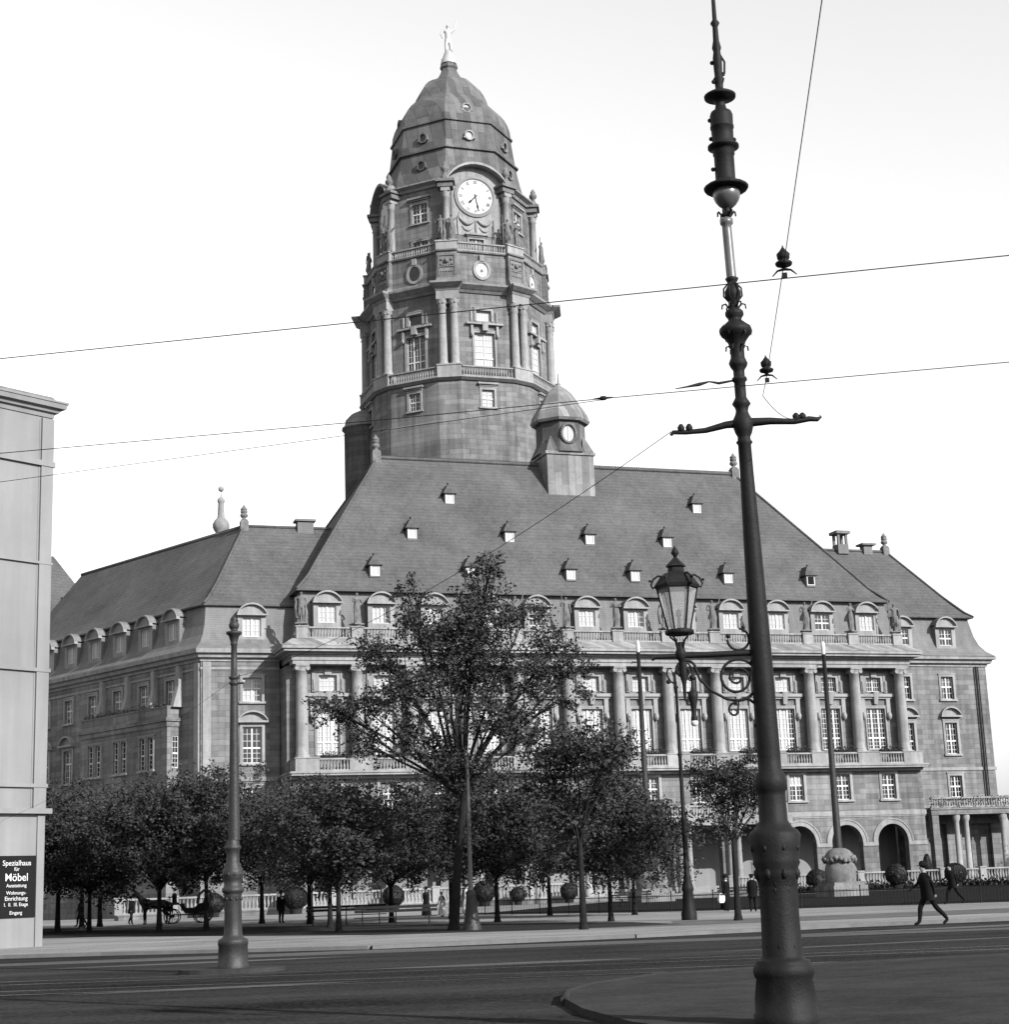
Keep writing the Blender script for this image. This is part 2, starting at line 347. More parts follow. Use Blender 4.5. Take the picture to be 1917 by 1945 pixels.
# ------------------------------------------------------------------ the town hall
TH = thing('town_hall', 'long stone town hall with steep tiled roof and columned front behind the trees', 'building', O, ANG)
def sweep(mb, path, prof, mi=0, closed=True, sm=False):
    """path of (x,y), outward to its right; prof of (out,z)"""
    P = [Vector(p) for p in path]; nr = []
    for a, b in zip(P, P[1:]):
        d = (b-a).normalized(); nr.append(Vector((d.y, -d.x)))
    off = [nr[0]]+[(a+b)/(1+a.dot(b)) for a, b in zip(nr, nr[1:])]+[nr[-1]]
    loops = [[(p.x+o.x*u, p.y+o.y*u, z) for u, z in prof] for p, o in zip(P, off)]
    mb.loft(loops, mi, sm, caps=(closed, closed), closed=closed)
BAY = 4.785
colu = [1.2+BAY*k for k in range(13)]; bayc = [1.2+BAY*(k+0.5) for k in range(12)]
# walls of the front block
g = MB()
holes = []
for k, c in enumerate(bayc):
    holes.append((c-0.72, c+0.72, 8.15, 10.42))
    if 3 <= k <= 8: holes.append((c-1.75, c+1.75, 0.36, 6.15))
    else: holes.append((c-1.6, c+1.6, 0.36, 5.88, 'arch'))
wall(g, (0, 0), (1, 0), 59.8, 0, 10.94, holes, depth=0.7)
wall(g, (59.8, 0), (0, 1), 5, 0, 10.94); wall(g, (0, 5), (0, -1), 5, 0, 10.94)
wall(g, (0.05, 1.3), (1, 0), 59.6, 11.3, 20.3, [h for c in bayc for h in ((c-1.0, c+1.0, 12.8, 16.62), (c-0.78, c+0.78, 18.2, 19.52))], depth=0.32)
wall(g, (59.65, 1.3), (0, 1), 4, 11.3, 20.3); wall(g, (0.05, 5.3), (0, -1), 4, 11.3, 20.3)
wall(g, (60, 24.5), (-1, 0), 60, 0, 27)
g.build('wall', [stone], TH)
g = MB()      # arcade: floor, ceiling and inner wall
g.box(0.1, 59.7, 0.72, 5.2, 0.3, 0.36); g.box(0.1, 59.7, 0.72, 5.2, 6.45, 6.6)
wall(g, (0.1, 5.2), (1, 0), 59.6, 0.36, 6.45, [(c-1.0, c+1.0, 0.37, 4.4) for c in bayc[2:10]], depth=0.5)
g.box(1, 59, 5.8, 5.9, 0.3, 6.5)
g.build('arcade_passage', [plaster], TH)
for k, c in enumerate(bayc):      # arch rings and imposts
    if 3 <= k <= 8: continue
    g = MB(); N = 16
    for (r0, r1, t) in ((1.6, 1.98, 0.05), (1.98, 2.12, 0.11)):
        loops = []
        for i in range(N+1):
            a = PI*i/N; cx, sz = -math.cos(a), math.sin(a)
            loops.append([(c+cx*r0, -t, 4.28+sz*r0), (c+cx*r1, -t, 4.28+sz*r1), (c+cx*r1, 0.02, 4.28+sz*r1), (c+cx*r0, 0.02, 4.28+sz*r0)])
        g.loft(loops)
    g.build('arch_ring', [trim], TH)
g = MB()      # string courses, impost band, slab, entablature, cornice
edges = [0]+[q for k, c in enumerate(bayc) if not 3 <= k <= 8 for q in (c-1.6, c+1.6)]+[59.8]
for a, b in zip(edges[::2], edges[1::2]):
    if b-a < 5: g.box(a+0.002, b-0.002, -0.07, 0.01, 3.93, 4.28)
g.box(-0.12, 59.92, -0.12, 0.01, 6.68, 7.1); g.box(-0.06, 59.86, -0.06, 0.01, 6.55, 6.68); g.box(-0.1, 59.9, -0.1, 0.01, 0, 0.9)
g.box(-0.1, 59.9, -1.12, 4.1, 10.96, 11.14); g.box(-0.18, 59.98, -1.22, 4.1, 11.14, 11.3); g.box(0, 59.8, -0.45, 0.6, 10.7, 10.955)
g.build('balcony_slab', [trim], TH)
g = MB()
g.box(0.35, 59.45, 0.02, 1.35, 20.3, 20.62); g.box(0.25, 59.55, -0.08, 4.2, 20.62, 21.1)
g.box(0.0, 59.8, -0.35, 4.1, 21.1, 21.28)
g.build('entablature', [trim], TH)
g = MB(); g.box(-0.55, 60.3, -0.85, 4.05, 21.28, 21.5); g.box(-0.72, 60.45, -1.02, 4.03, 21.5, 21.74)
i = 0.15
while i < 59.6: g.box(i, i+0.22, -0.33, 0.0, 21.12, 21.275) if False else None; i += 0.6
g.build('cornice', [trim], TH)
g = MB(); g.loft([[(-0.75, -1.05, 21.75), (60.5, -1.05, 21.75), (60.5, 4, 21.75), (-0.75, 4, 21.75)], [(0.35, 0.15, 22.48), (59.4, 0.15, 22.48), (59.4, 4, 22.48), (0.35, 4, 22.48)]])
g.build('cornice_roofing', [metal], TH)
# columns
g = MB()
g.box(-0.62, 0.62, -0.62, 0.62, 0, 0.12)
g.lathe([(0.12, 0.62), (0.24, 0.64), (0.3, 0.55), (0.36, 0.6), (0.46, 0.56), (0.5, 0.53)]+[(0.5+6.8*t, 0.53-0.075*t**1.7) for t in (0.1, .25, .4, .55, .7, .85, 1)]+[(7.32, .5), (7.4, .5), (7.42, .47), (7.6, .56)], 0, 0, 20)
for x in (-0.46, 0.46): 
    g.tube([(x, -0.5, 7.55), (x, 0.5, 7.55)], 0.19, 10)
g.box(-0.5, 0.5, -0.45, 0.45, 7.6, 7.72); g.box(-0.6, 0.6, -0.55, 0.55, 7.72, 7.88)
col_me = g.mesh('column', [trim])
for u in colu: obj('column', col_me, TH, (u, 0.56, 12.42))
# pedestals and lower balustrade
g = MB()
for u in colu: g.box(u-1.12 if u > 2 else u-0.9, u+1.12 if u < 58 else u+0.9, -1.0, 1.29, 11.3, 12.36); g.box(u-1.2 if u > 2 else u-0.98, u+1.2 if u < 58 else u+0.98, -1.06, 1.28, 12.36, 12.42)
g.build('pedestal_row', [trim], TH)
g = MB(); balustrade_run(g, (-1.25, 0), (1.25, 0), 0, 1.08, 0.27, 0.1, 0.34); bal1 = g.mesh('balustrade', [trim])
for c in bayc: obj('balustrade', bal1, TH, (c, -0.8, 11.3))
random.seed(4)
def leaf_cluster(mb, pts, size, mi=0):
    for p in pts:
        a = Vector((random.gauss(0, 1), random.gauss(0, 1), random.gauss(0, 1))).normalized(); b = a.cross(Vector((random.gauss(0, 1), random.gauss(0, 1), random.gauss(0, 1)))).normalized()
        s = size*random.uniform(0.6, 1.3); p = Vector(p)
        mb.face([p-a*s*0.5, p+b*s*0.32, p+a*s*0.55, p-b*s*0.32], mi)
g = MB(); g.box(-1.15, 1.15, -0.17, 0.17, 0.0, 0.14)
leaf_cluster(g, [(random.uniform(-1.15, 1.15), random.uniform(-0.25, 0.25), 0.14+abs(random.gauss(0, 0.2))) for _ in range(260)], 0.16, 1)
fb = g.mesh('flower_box', [dark, leaf])
for c in bayc: obj('flower_box', fb, TH, (c, -0.8, 12.39))
# windows of the front block
midl = MB(); midl.box(-1.85, 1.85, -0.42, 0.02, 17.68-12.8, 17.96-12.8); midl.box(-1.75, 1.75, -0.25, 0.02, 17.5-12.8, 17.68-12.8)
for x in (-1.35, 1.35): midl.box(x-0.2, x+0.2, -0.22, 0.02, 3.0, 4.7); midl.ball((x, -0.25, 3.1), 0.24, 8, 0, 1.6)
midl.loft([[(-0.3, -0.5, 5.35), (0.3, -0.5, 5.35), (0.3, 0, 5.35), (-0.3, 0, 5.35)], [(-0.17, -0.3, 4.2), (0.17, -0.3, 4.2), (0.17, 0, 4.2), (-0.17, 0, 4.2)]])
midl_me = midl.mesh('lintel', [trim])
orn = MB(); orn.box(-0.3, 0.3, -0.28, 0.02, 1.32, 1.75); orn.box(-1.3, 1.3, -0.13, 0.02, 1.56, 1.68)
for x in (-1.22, 1.22): orn.box(x-0.16, x+0.16, -0.16, 0.02, -0.1, 1.5); orn.lathe([(-0.05, .03), (0.1, .13), (0.45, .09), (0.9, .12), (1.0, .05)], x, -0.16, 8)
orn_me = orn.mesh('ornament', [trim])
for k, c in enumerate(bayc):
    pane = 'dark' if k >= 10 else ('half' if k == 9 else 'blind')
    ms = window_meshes('main_'+pane, 2.0, 3.82, (-0.36, 0.36), 0.28, 2, 9, pane, 0.16, False)
    ob = place(ms, TH, (c, 1.3, 12.8)); obj('lintel', midl_me, ob)
    if pane == 'dark': ob['label'] = 'tall window with dark panes and white glazing bars'
    ms = window_meshes('mez_'+('dark' if k >= 10 else 'blind'), 1.56, 1.32, () if k < 10 else (0,), 0 if k < 10 else 0, 3, 3, 'dark' if k >= 10 else 'blind', 0.28, False)
    ob = place(ms, TH, (c, 1.3, 18.2)); obj('ornament', orn_me, ob)
    lw = {9: 'dark'}.get(k)
    bf = (0, .45, 0, .3, .6, 0, .35, 0, 0, 0, .25, 0)[k]; ms = window_meshes('low%s%g' % (lw, bf), 1.44, 2.27, (0,), 0.55 if not lw else 0.6, 2, 5, 'blind' if lw else 'dark', 0.26, True, lowpane=lw, bf=bf)
    place(ms, TH, (c, 0, 8.15))
# portico of the middle bays
for i, u in enumerate(colu[3:10]):
    for s in (-0.42, 0.42):
        g = MB(); g.lathe([(0.36, .4), (.9, .4), (.95, .3), (1.1, .34), (1.2, .27), (5.6, .23), (5.75, .32), (5.95, .36)], u+s, -1.15, 12); g.box(u+s-0.38, u+s+0.38, -1.5, -0.8, 5.95, 6.1)
        g.build('portico_column', [trim], TH)
g = MB(); g.box(colu[3]-0.9, colu[9]+0.9, -1.6, -0.13, 6.1, 6.85); g.box(colu[3]-0.9, colu[9]+0.9, -1.7, -0.12, 0.0, 0.36); g.build('portico_beam', [trim], TH)
for k in range(3, 9):
    g = MB(); balustrade_run(g, (colu[k]+0.5, -1.4), (colu[k+1]-0.5, -1.4), 6.85, 7.85); g.build('balustrade', [trim], TH)
for u in colu[3:10]:
    g = MB(); g.box(u-0.49, u+0.49, -1.62, -1.12, 6.85, 7.93); g.build('portico_post', [trim], TH)
# attic: parapet, posts, slate wall, dormers
g = MB(); balustrade_run(g, (-1.85, 0), (1.85, 0), 0, 1.0, 0.262, 0.09, 0.34); bal2 = g.mesh('balustrade', [trim])
for c in bayc: obj('balustrade', bal2, TH, (c, 0.4, 22.5))
for u in colu:
    g = MB(); g.box(u-0.5, u+0.5, 0.1, 0.72, 22.48, 23.45); g.box(u-0.58, u+0.58, 0.03, 0.79, 23.45, 23.56); g.box(u-0.3, u+0.3, 0.15, 0.67, 23.56, 23.72); g.build('parapet_post', [trim], TH)
g = MB()
g.loft([[(0.7, 2.0, 22.4), (59.9, 2.0, 22.4), (59.9, 24, 22.4), (0.7, 24, 22.4)], [(1.3, 2.5, 24.3), (59.5, 2.5, 24.3), (59.5, 24, 24.3), (1.3, 24, 24.3)], [(1.65, 2.95, 27.02), (59.1, 2.95, 27.02), (59.1, 24, 27.02), (1.65, 24, 27.02)]])
g.build('attic_wall', [slate], TH)
DM = {}
def dormer_meshes(key, pane, deep=1.8, ww=1.56, wh=1.45, half=False):
    if key in DM: return DM[key]
    g = MB(); hw = ww/2+0.42; zt = wh+1.95; zb = 0.0; z0 = 1.6
    wall(g, (-hw, 0), (1, 0), 2*hw, 0, z0+wh+0.35, [(hw-ww/2, hw+ww/2, z0, z0+wh)], depth=0.3, mi=0)
    g.face([(-hw, 0, 0), (-hw, 0, z0+wh+0.35), (-hw, deep, z0+wh+0.35), (-hw, deep, 0)], 1); g.face([(hw, 0, 0), (hw, deep, 0), (hw, deep, z0+wh+0.35), (hw, 0, z0+wh+0.35)], 1)
    hv = hw+0.06; rise = 0.85; rad = (hv*hv+rise*rise)/(2*rise); an = math.asin(hv/rad); N = 12; zb = z0+wh+0.35
    arc = [(rad*math.sin(-an+2*an*i/N), zb+rise-rad+rad*math.cos(-an+2*an*i/N)) for i in range(N+1)]
    for (xa, za), (xb, zb_) in zip(arc, arc[1:]):
        g.face([(xa, -0.32, za+.12), (xb, -0.32, zb_+.12), (xb, deep+1, zb_+.12), (xa, deep+1, za+.12)], 1, True)
        g.loft([[(xa, -0.36, za-.04), (xb, -0.36, zb_-.04), (xb, -0.02, zb_-.04), (xa, -0.02, za-.04)], [(xa, -0.36, za+.115), (xb, -0.36, zb_+.115), (xb, -0.02, zb_+.115), (xa, -0.02, za+.115)]], 0)
        g.face([(xa, -0.05, zb), (xb, -0.05, zb), (xb, -0.05, zb_), (xa, -0.05, za)], 0)
    g.box(-hv-.05, hv+.05, -0.38, -0.01, zb-0.14, zb-0.01, 0)
    DM[key] = (g.mesh('dormer', [trim, slate]), z0, window_meshes('dw'+pane+str(ww), ww, wh, (0,), 0 if pane != 'dark' else 0.45, 2, 3, pane, 0, False, yin=0.2)); return DM[key]
def dormer(key, pane, loc, rz=0, **k):
    me, z0, wm = dormer_meshes(key, pane, **k); d = obj('dormer', me, TH, loc, rz); place(wm, d, (0, 0, z0)); return d
for k, c in enumerate(bayc): dormer('att'+('h' if k in (1, 6) else 'd' if k in (4, 10) else 'b'), {1: 'half', 4: 'dark', 6: 'half', 10: 'dark'}.get(k, 'blind'), (c+0.15, 1.75, 22.5))
# main roof
g = MB(); UL, UR, VF, VB = 1.2, 59.5, 2.35, 24.65
def rect(d, z): k = 0.925; return [(UL+d*k, VF+d, z), (UR-d*k, VF+d, z), (UR-d*k, VB-d, z), (UL+d*k, VB-d, z)]
g.loft([rect(0, 26.98), rect(0.02, 27.08), rect(0.7, 27.6), rect(1.5, 28.55), rect(2.5, 30.0), rect(11.14, 42.0)])
roof = g.build('roof', [tile], TH)
g = MB(); c0 = rect(2.5, 30.05); c1 = rect(11.1, 42.02); ce = rect(0.05, 27.1); cm = rect(1.5, 28.6)
for i in range(4): g.tube([ce[i], cm[i], c0[i], c1[i]], 0.13, 6)
g.tube([c1[0], c1[1]], 0.2, 6)
for i in range(150): 
    x = c1[0][0]+(c1[1][0]-c1[0][0])*i/150; g.box(x, x+0.06, 13.3, 13.7, 42.1, 42.27)
g.build('ridge_tiles', [tile], roof)
def finial(parent, x, y, z, s=1.0, name='finial', m=carv):
    s *= .85
    g = MB(); g.box(x-.5*s, x+.5*s, y-.5*s, y+.5*s, z-0.8*s, z+.55*s); g.box(x-.4*s, x+.4*s, y-.4*s, y+.4*s, z+.55*s, z+.75*s)
    g.lathe([(z+a*s, r*s) for a, r in ((.75, .3), (.85, .3), (.95, .2), (1.1, .42), (1.3, .52), (1.5, .45), (1.6, .3), (1.65, .42), (1.85, .45), (2.05, .38), (2.1, .46), (2.2, .4), (2.5, .15), (2.75, .03))], x, y, 12)
    return g.build(name, [m], parent)
finial(roof, c1[0][0]-0.1, 13.5, 42.1, 0.95); finial(roof, c1[1][0]+0.1, 13.5, 42.1, 0.95)
SD = {}
def small_dormer(u, v, z, pane='blind', parent=None, rz=0):
    if pane not in SD:
        g = MB(); g.box(-.46, .46, 0, 1.3, -0.1, 1.0, 0); g.box(-.66, .66, -.2, 1.5, .96, 1.03, 2)
        P = [(-.62, -.16, 1.032), (.62, -.16, 1.032), (.62, 1.7, 1.032), (-.62, 1.7, 1.032)]; A = (0, .55, 2.0); B = (0, 2.0, 2.05)
        g.face([P[0], P[1], A], 1); g.face([P[1], P[2], B, A], 1); g.face([P[3], P[0], A, B], 1); g.face([P[0], P[3], P[2], P[1]], 1)
        g.ball((0, .52, 2.08), .1, 6, 2)
        w = MB(); w.face([(-.34, -.012, .12), (.34, -.012, .12), (.34, -.012, .88), (-.34, -.012, .88)], 1)
        for x0, x1, z0, z1 in ((-.42, -.34, .04, .96), (.34, .42, .04, .96), (-.34, .34, .04, .12), (-.34, .34, .88, .96)): w.box(x0, x1, -.05, -.002, z0, z1, 0)
        SD[pane] = (g.mesh('roof_hatch', [slate, tile, iron]), w.mesh('window', [white, blind if pane == 'blind' else dark]))
    a, b = SD[pane]; d = obj('roof_hatch', a, parent or TH, (u, v, z), rz); obj('window', b, d); return d
for u, v, z in ((17.47, 9.7, 36.84), (12.87, 6.67, 32.72), (22.26, 6.65, 32.69), (30.29, 6.65, 32.7), (8.53, 3.64, 28.6), (17.4, 3.69, 28.67), (27.07, 3.72, 28.71), (33.48, 3.74, 28.74), (38.25, 6.62, 32.65), (43.04, 3.74, 28.74), (43.08, 9.71, 36.85), (51.81, 3.71, 28.7)):
    small_dormer(u, v+0.05, z, 'dark' if u > 50 else 'blind', roof)
# ridge turret
g = MB(); x, y = 30.35, 13.4
g.box(27.9, 32.8, 10.95, 15.85, 36.0, 42.55, 0); g.box(27.75, 32.95, 10.8, 16.0, 42.55, 42.85, 0)
tur = g.build('ridge_turret', [metal], TH)
def oct8(x, y, Rr, z, ph=PI/8): return [(x+Rr*math.cos(ph+PI/4*k), y+Rr*math.sin(ph+PI/4*k), z) for k in range(8)]
def sq8(x, y, a, z): 
    q = a*0.99; return [(x+a, y+q*.42, z), (x+q*.42, y+a, z), (x-q*.42, y+a, z), (x-a, y+q*.42, z), (x-a, y-q*.42, z), (x-q*.42, y-a, z), (x+q*.42, y-a, z), (x+a, y-q*.42, z)]
g = MB(); g.loft([oct8(x, y, 3.05, 42.85), oct8(x, y, 2.75, 43.3), oct8(x, y, 2.5, 43.9), oct8(x, y, 2.45, 44.4), oct8(x, y, 2.45, 46.2)])
for sx in (-1, 1):
    for sy in (-1, 1): g.loft([[(x+sx*2.5, y+sy*2.5, 42.85), (x+sx*1.2, y+sy*2.5, 42.85), (x+sx*2.5, y+sy*1.2, 42.85)], [(x+sx*1.8, y+sy*1.8, 44.6), (x+sx*1.7, y+sy*1.8, 44.6), (x+sx*1.8, y+sy*1.7, 44.6)]])
drum = g.build('turret_drum', [dome_m], tur)
g = MB(); prof = ((46.1, 2.85), (46.35, 3.0), (46.5, 2.95), (47.0, 2.8), (47.6, 2.45), (48.2, 2.05), (48.8, 1.7), (49.4, 1.3), (49.9, .8), (50.2, .35), (50.35, .22), (50.5, .25), (50.6, .1), (51.6, .05))
g.loft([oct8(x, y, r, z) for z, r in prof]); g.build('turret_cap', [metal], tur)
g = MB(); N = 20
def oval(mb, c, n, t, rx, rz_, off, ring, mi_r=0, mi_d=1, wreath=False):
    """round window: raised ring and a pane, centre c, outward n, tangent t"""
    c = Vector(c); n = Vector(n); t = Vector(t); up = Vector((0, 0, 1)); L = 20
    P = lambda k, a, b, o: c+t*(a*math.cos(2*PI*k/L))+up*(b*math.sin(2*PI*k/L))+n*o
    loops = [[P(k, rx, rz_, -0.3), P(k, rx+ring, rz_+ring, -0.3), P(k, rx+ring, rz_+ring, off), P(k, rx, rz_, off)] for k in range(L+1)]
    mb.loft(loops, mi_r, False, caps=(False, False))
    mb.face([P(k, rx, rz_, off*0.3) for k in range(L)], mi_d)
    if wreath:
        for k in range(26):
            q = P(k*L/26, rx+ring, rz_+ring, off); mb.ball(q, 0.17, 6, mi_r)
oval(g, (30.3, y-2.45*.924, 44.75), (0, -1, 0), (1, 0, 0), .62, .82, .16, .14, 0, 1, True); g.box(30.27, 30.33, y-2.36, y-2.31, 43.95, 45.55, 2)
g.build('round_window', [carv, blind, white], tur)
# ---- left wing and recess
WD = Vector((-0.4263, 0.9046)); CR = Vector((-6.7, 4.0)); FAR = CR+WD*34
g = MB()
wc = (-2.35,)
hl = []
for z0, z1, w_ in ((17.6, 19.62, .82), (12.4, 15.45, .82), (8.0, 10.3, .8)): hl.append((-2.35+6.7-w_, -2.35+6.7+w_, z0, z1))
wall(g, CR[:], (1, 0), 6.7, 0, 21.2, hl, 0.3)
dw = (-WD.x, -WD.y); LW = 34
sdorm = [4.6+4.3*k for k in range(6)]
hs = []
for s in sdorm:
    a = LW-s; hs.append((a-.7, a+.7, 17.75, 19.85))
    if s > 19: hs.append((a-.75, a+.75, 12.2, 15.2))
    hs.append((a-.7, a+.7, 7.9, 10.1)); hs.append((a-.8, a+.8, 2.2, 5.2))
wall(g, FAR[:], dw, LW, 0, 21.2, hs, 0.3)
wall(g, (FAR.x+18, FAR.y+8.5), (-0.9046, -0.4263), 19.9, 0, 24)
g.build('wall', [stone], TH)
g = MB(); LP = [FAR[:], CR[:], (0.0, 4.0)]
sweep(g, LP, [(-.1, 21.0), (.12, 21.0), (.12, 21.2), (.45, 21.3), (.5, 21.6), (.8, 21.65), (.85, 22.0), (-.1, 22.0)])
sweep(g, LP, [(-.05, 6.7), (.12, 6.7), (.12, 7.1), (-.05, 7.1)]); sweep(g, LP, [(-.05, 10.9), (.1, 10.9), (.1, 11.25), (-.05, 11.25)]); sweep(g, LP, [(-.05, 20.3), (.07, 20.3), (.07, 20.5), (-.05, 20.5)])
g.build('cornice', [trim], TH)
LPX = [FAR[:], CR[:], (9.0, 4.0)]
g = MB(); sweep(g, LPX, [(.8, 22.0), (.7, 22.12), (.15, 22.6), (-.3, 23.3), (-.6, 24.2), (-.85, 25.99)], closed=False)
ma = g.build('mansard', [slate], TH)
g = MB(); sweep(g, LPX, [(-.8, 25.85), (-.5, 25.9), (-.5, 26.02), (-1.2, 26.55), (-2.1, 27.4), (-3.0, 28.4), (-8.05, 34.5), (-16, 26)], closed=False)
lroof = g.build('roof', [tile], TH)
g = MB()
rc = CR+Vector((0.9046, 0.4263))*0; P2 = lambda d, z: None
def miter(d):
    n1 = Vector((-WD.x, -WD.y)); n1 = Vector((n1.y, -n1.x)); n2 = Vector((0, -1)); o = (n1+n2)/(1+n1.dot(n2)); return CR+o*d
hp = [miter(d) for d in (-.5, -1.2, -3.0, -8.05)]
g.tube([(hp[0].x, hp[0].y, 26.1), (hp[1].x, hp[1].y, 26.62), (hp[2].x, hp[2].y, 28.48), (hp[3].x, hp[3].y, 34.55)], 0.12, 6)
fr = FAR+Vector((0.9046, 0.4263))*8.05
g.tube([(fr.x, fr.y, 34.55), (hp[3].x, hp[3].y, 34.55), (8, hp[3].y, 34.55)], 0.16, 6); g.build('ridge_tiles', [tile], lroof)
finial(lroof, hp[3].x, hp[3].y, 34.6, 0.85)
g = MB(); g.box(3.3, 4.8, 11.6, 12.6, 33.5, 35.1); g.box(3.1, 5.0, 11.4, 12.8, 35.1, 35.3); g.build('chimney', [slate], lroof)
rzw = math.atan2(dw[1], dw[0])
nin = Vector((0.9046, 0.4263))
for s in sdorm+[sdorm[-1]+4.3]:
    p = CR+WD*s+nin*0.1; dormer('wing', 'blind', (p.x, p.y, 21.75), rzw, deep=1.8, ww=1.45, wh=1.5)
dormer('rec', 'blind', (-2.35, 4.05, 21.55), 0, deep=1.9, ww=1.6, wh=1.6)
for key, z, h in (('m', 17.75, 2.1), ('l', 7.9, 2.2)):
    for s in sdorm:
        p = CR+WD*s; place(window_meshes('wg%s%d' % (key, int(s*7) % 3), 1.4, h, (0,), .55, 2, 4, 'dark', .22, True, bf=(0, .5, .8)[int(s*7) % 3]), TH, (p.x, p.y, z), rzw)
for s in sdorm:
    p = CR+WD*s; place(window_meshes('wgg', 1.6, 3.0, (0,), .6, 2, 4, 'dark', .22, True), TH, (p.x, p.y, 2.2), rzw)
    if s > 19: place(window_meshes('wgt', 1.5, 3.0, (0,), .6, 2, 5, 'dark', .24, True, ped=.5), TH, (p.x, p.y, 12.2), rzw)
place(window_meshes('r1', 1.64, 2.02, (0,), .55, 2, 4, 'half', .22, True), TH, (-2.35, 4, 17.6))
place(window_meshes('r2', 1.64, 3.05, (0,), .42, 2, 6, 'dark', .24, True, ped=.5), TH, (-2.35, 4, 12.4))
place(window_meshes('low3', 1.6, 2.3, (0,), .55, 2, 5, 'dark', .24, True), TH, (-2.35, 4, 8.0))
g = MB()       # corner pilasters of the wing and slim piers above the bay
for s in (0.05,): 
    g.box(CR.x+.15, CR.x+.85, 3.88, 4.02, 7.1, 20.95); g.build('pilaster', [trim], TH); g = MB()
T = Matrix.Translation((CR.x, CR.y, 0)) @ Matrix.Rotation(rzw, 4, 'Z'); g.T = T
g.box(-.9, -.2, -.12, .02, 7.1, 20.95); g.build('pilaster', [trim], TH)
for s in (3.0, 6.9, 11.2, 15.5):
    g = MB(); g.T = T; g.box(-s-.25, -s+.25, -.42, .02, 17.6, 20.9); g.loft([[(-s-.3, -.95, 17.4), (-s+.3, -.95, 17.4), (-s+.3, 0, 17.4), (-s-.3, 0, 17.4)], [(-s-.25, -.42, 19.2), (-s+.25, -.42, 19.2), (-s+.25, 0, 19.2), (-s-.25, 0, 19.2)]]); g.build('pilaster', [trim], TH)
g = MB(); g.T = T
def wl(a0, y, L, d): pass
bx0, bx1, py = -17.3, -3.1, -1.3
prs = [(-5.6, -6.9), (-9.9, -11.2), (-14.2, -15.5)]
wall(g, (bx0, py), (1, 0), bx1-bx0, 0, 16.2, [(q-bx0-.45, q-bx0+.45, z0, z0+h) for pr in prs for q in pr for z0, h in ((12.3, 2.75), (7.9, 2.2))], .25)
wall(g, (bx1, py), (0, 1), 1.35, 0, 16.2, [(.55, 1.15, 12.3, 15.0), (.55, 1.15, 7.9, 10.1)], .2); wall(g, (bx0, 0), (0, -1), 1.3, 0, 16.2)
g.box(bx0-.25, bx1+.25, py-.25, 0, 16.2, 16.5); g.box(bx0-.1, bx1+.1, py-.1, 0, 15.75, 16.19); g.box(bx0, bx1, py, 0, 16.5, 17.4); g.box(bx0-.06, bx1+.06, py-.06, 0, 17.4, 17.5)
bay = g.build('oriel', [stone], TH)
M = window_meshes('or', .9, 2.75, (), .45, 2, 6, 'dark', .12, True, yin=.2); M2 = window_meshes('or2', .9, 2.2, (), .45, 2, 4, 'dark', .12, True, yin=.2)
for pr in prs:
    for q in pr:
        p = T @ Vector((q, py, 12.3)); place(M, bay, p, rzw); p = T @ Vector((q, py, 7.9)); place(M2, bay, p, rzw)
M = window_meshes('or3', .6, 2.7, (), .45, 2, 6, 'dark', 0, True, yin=.14)
p = T @ Vector((bx1, py+.85, 12.3)); place(M, bay, p, rzw+PI/2)
g = MB(); g.T = T; leaf_cluster(g, [(random.uniform(bx0+.3, bx1-.3), py+random.uniform(0, .5), 17.5+abs(random.gauss(0, .22))) for _ in range(1200)], .16); g.build('flower_box', [leaf], bay)
# far pavilion roof beyond the wing
g = MB(); c = CR+WD*41+nin*8
T2 = Matrix.Translation((c.x, c.y, 0)) @ Matrix.Rotation(rzw, 4, 'Z'); g.T = T2
g.loft([[(-6.5, -8, 25), (6.5, -8, 25), (6.5, 8, 25), (-6.5, 8, 25)], [(-1, 0, 37.5), (1, 0, 37.5), (1, .1, 37.5), (-1, .1, 37.5)]]); g.build('roof', [tile], TH)
g = MB(); g.T = T2; g.box(-6, 6, -7.5, 7.5, 0, 25.0); g.build('wall', [stone], TH)
# bulbous rooftop spire behind the left wing
g = MB(); sx, sy = -0.8, 30.0
g.box(sx-1.6, sx+1.6, sy-1.6, sy+1.6, 0, 34.5)
g.lathe([(34.5, 1.0), (36.6, .8), (36.9, .95), (37.4, .6), (37.7, .55), (37.95, .72), (38.25, .86), (38.6, .86), (38.95, .68), (39.25, .42), (39.5, .36), (40.8, .3), (40.9, .38), (41.1, .4), (41.3, .3), (41.5, .08), (42.0, .05)], sx, sy, 16)
g.ball((sx, sy, 42.3), .31, 12); SPI = g.build('spire', [trim], TH)
# ---- right wing
g = MB(); rc_ = [61.3, 66.1]
rh = []
for u in rc_: rh += [(u-60-.68, u-60+.68, 17.8, 20.0), (u-60-.66, u-60+.66, 12.5, 15.5), (u-60-.68, u-60+.68, 8.35, 10.4)]
wall(g, (60, 4), (1, 0), 10.7, 0, 21.2, rh+[(2.0, 4.6, .4, 5.8), (6.2, 9.6, .4, 5.8)], .3); wall(g, (70.7, 4), (0, 1), 30, 0, 21.2); g.box(60, 70, 4.6, 4.7, .3, 6)
g.build('wall', [stone], TH)
RP = [(59.6, 4.0), (70.7, 4.0), (70.7, 34.0)]
g = MB(); sweep(g, RP, [(-.1, 21.0), (.12, 21.0), (.12, 21.2), (.45, 21.3), (.5, 21.6), (.8, 21.65), (.85, 21.9), (-.1, 21.9)])
sweep(g, RP, [(-.05, 10.9), (.1, 10.9), (.1, 11.2), (-.05, 11.2)]); g.build('cornice', [trim], TH)
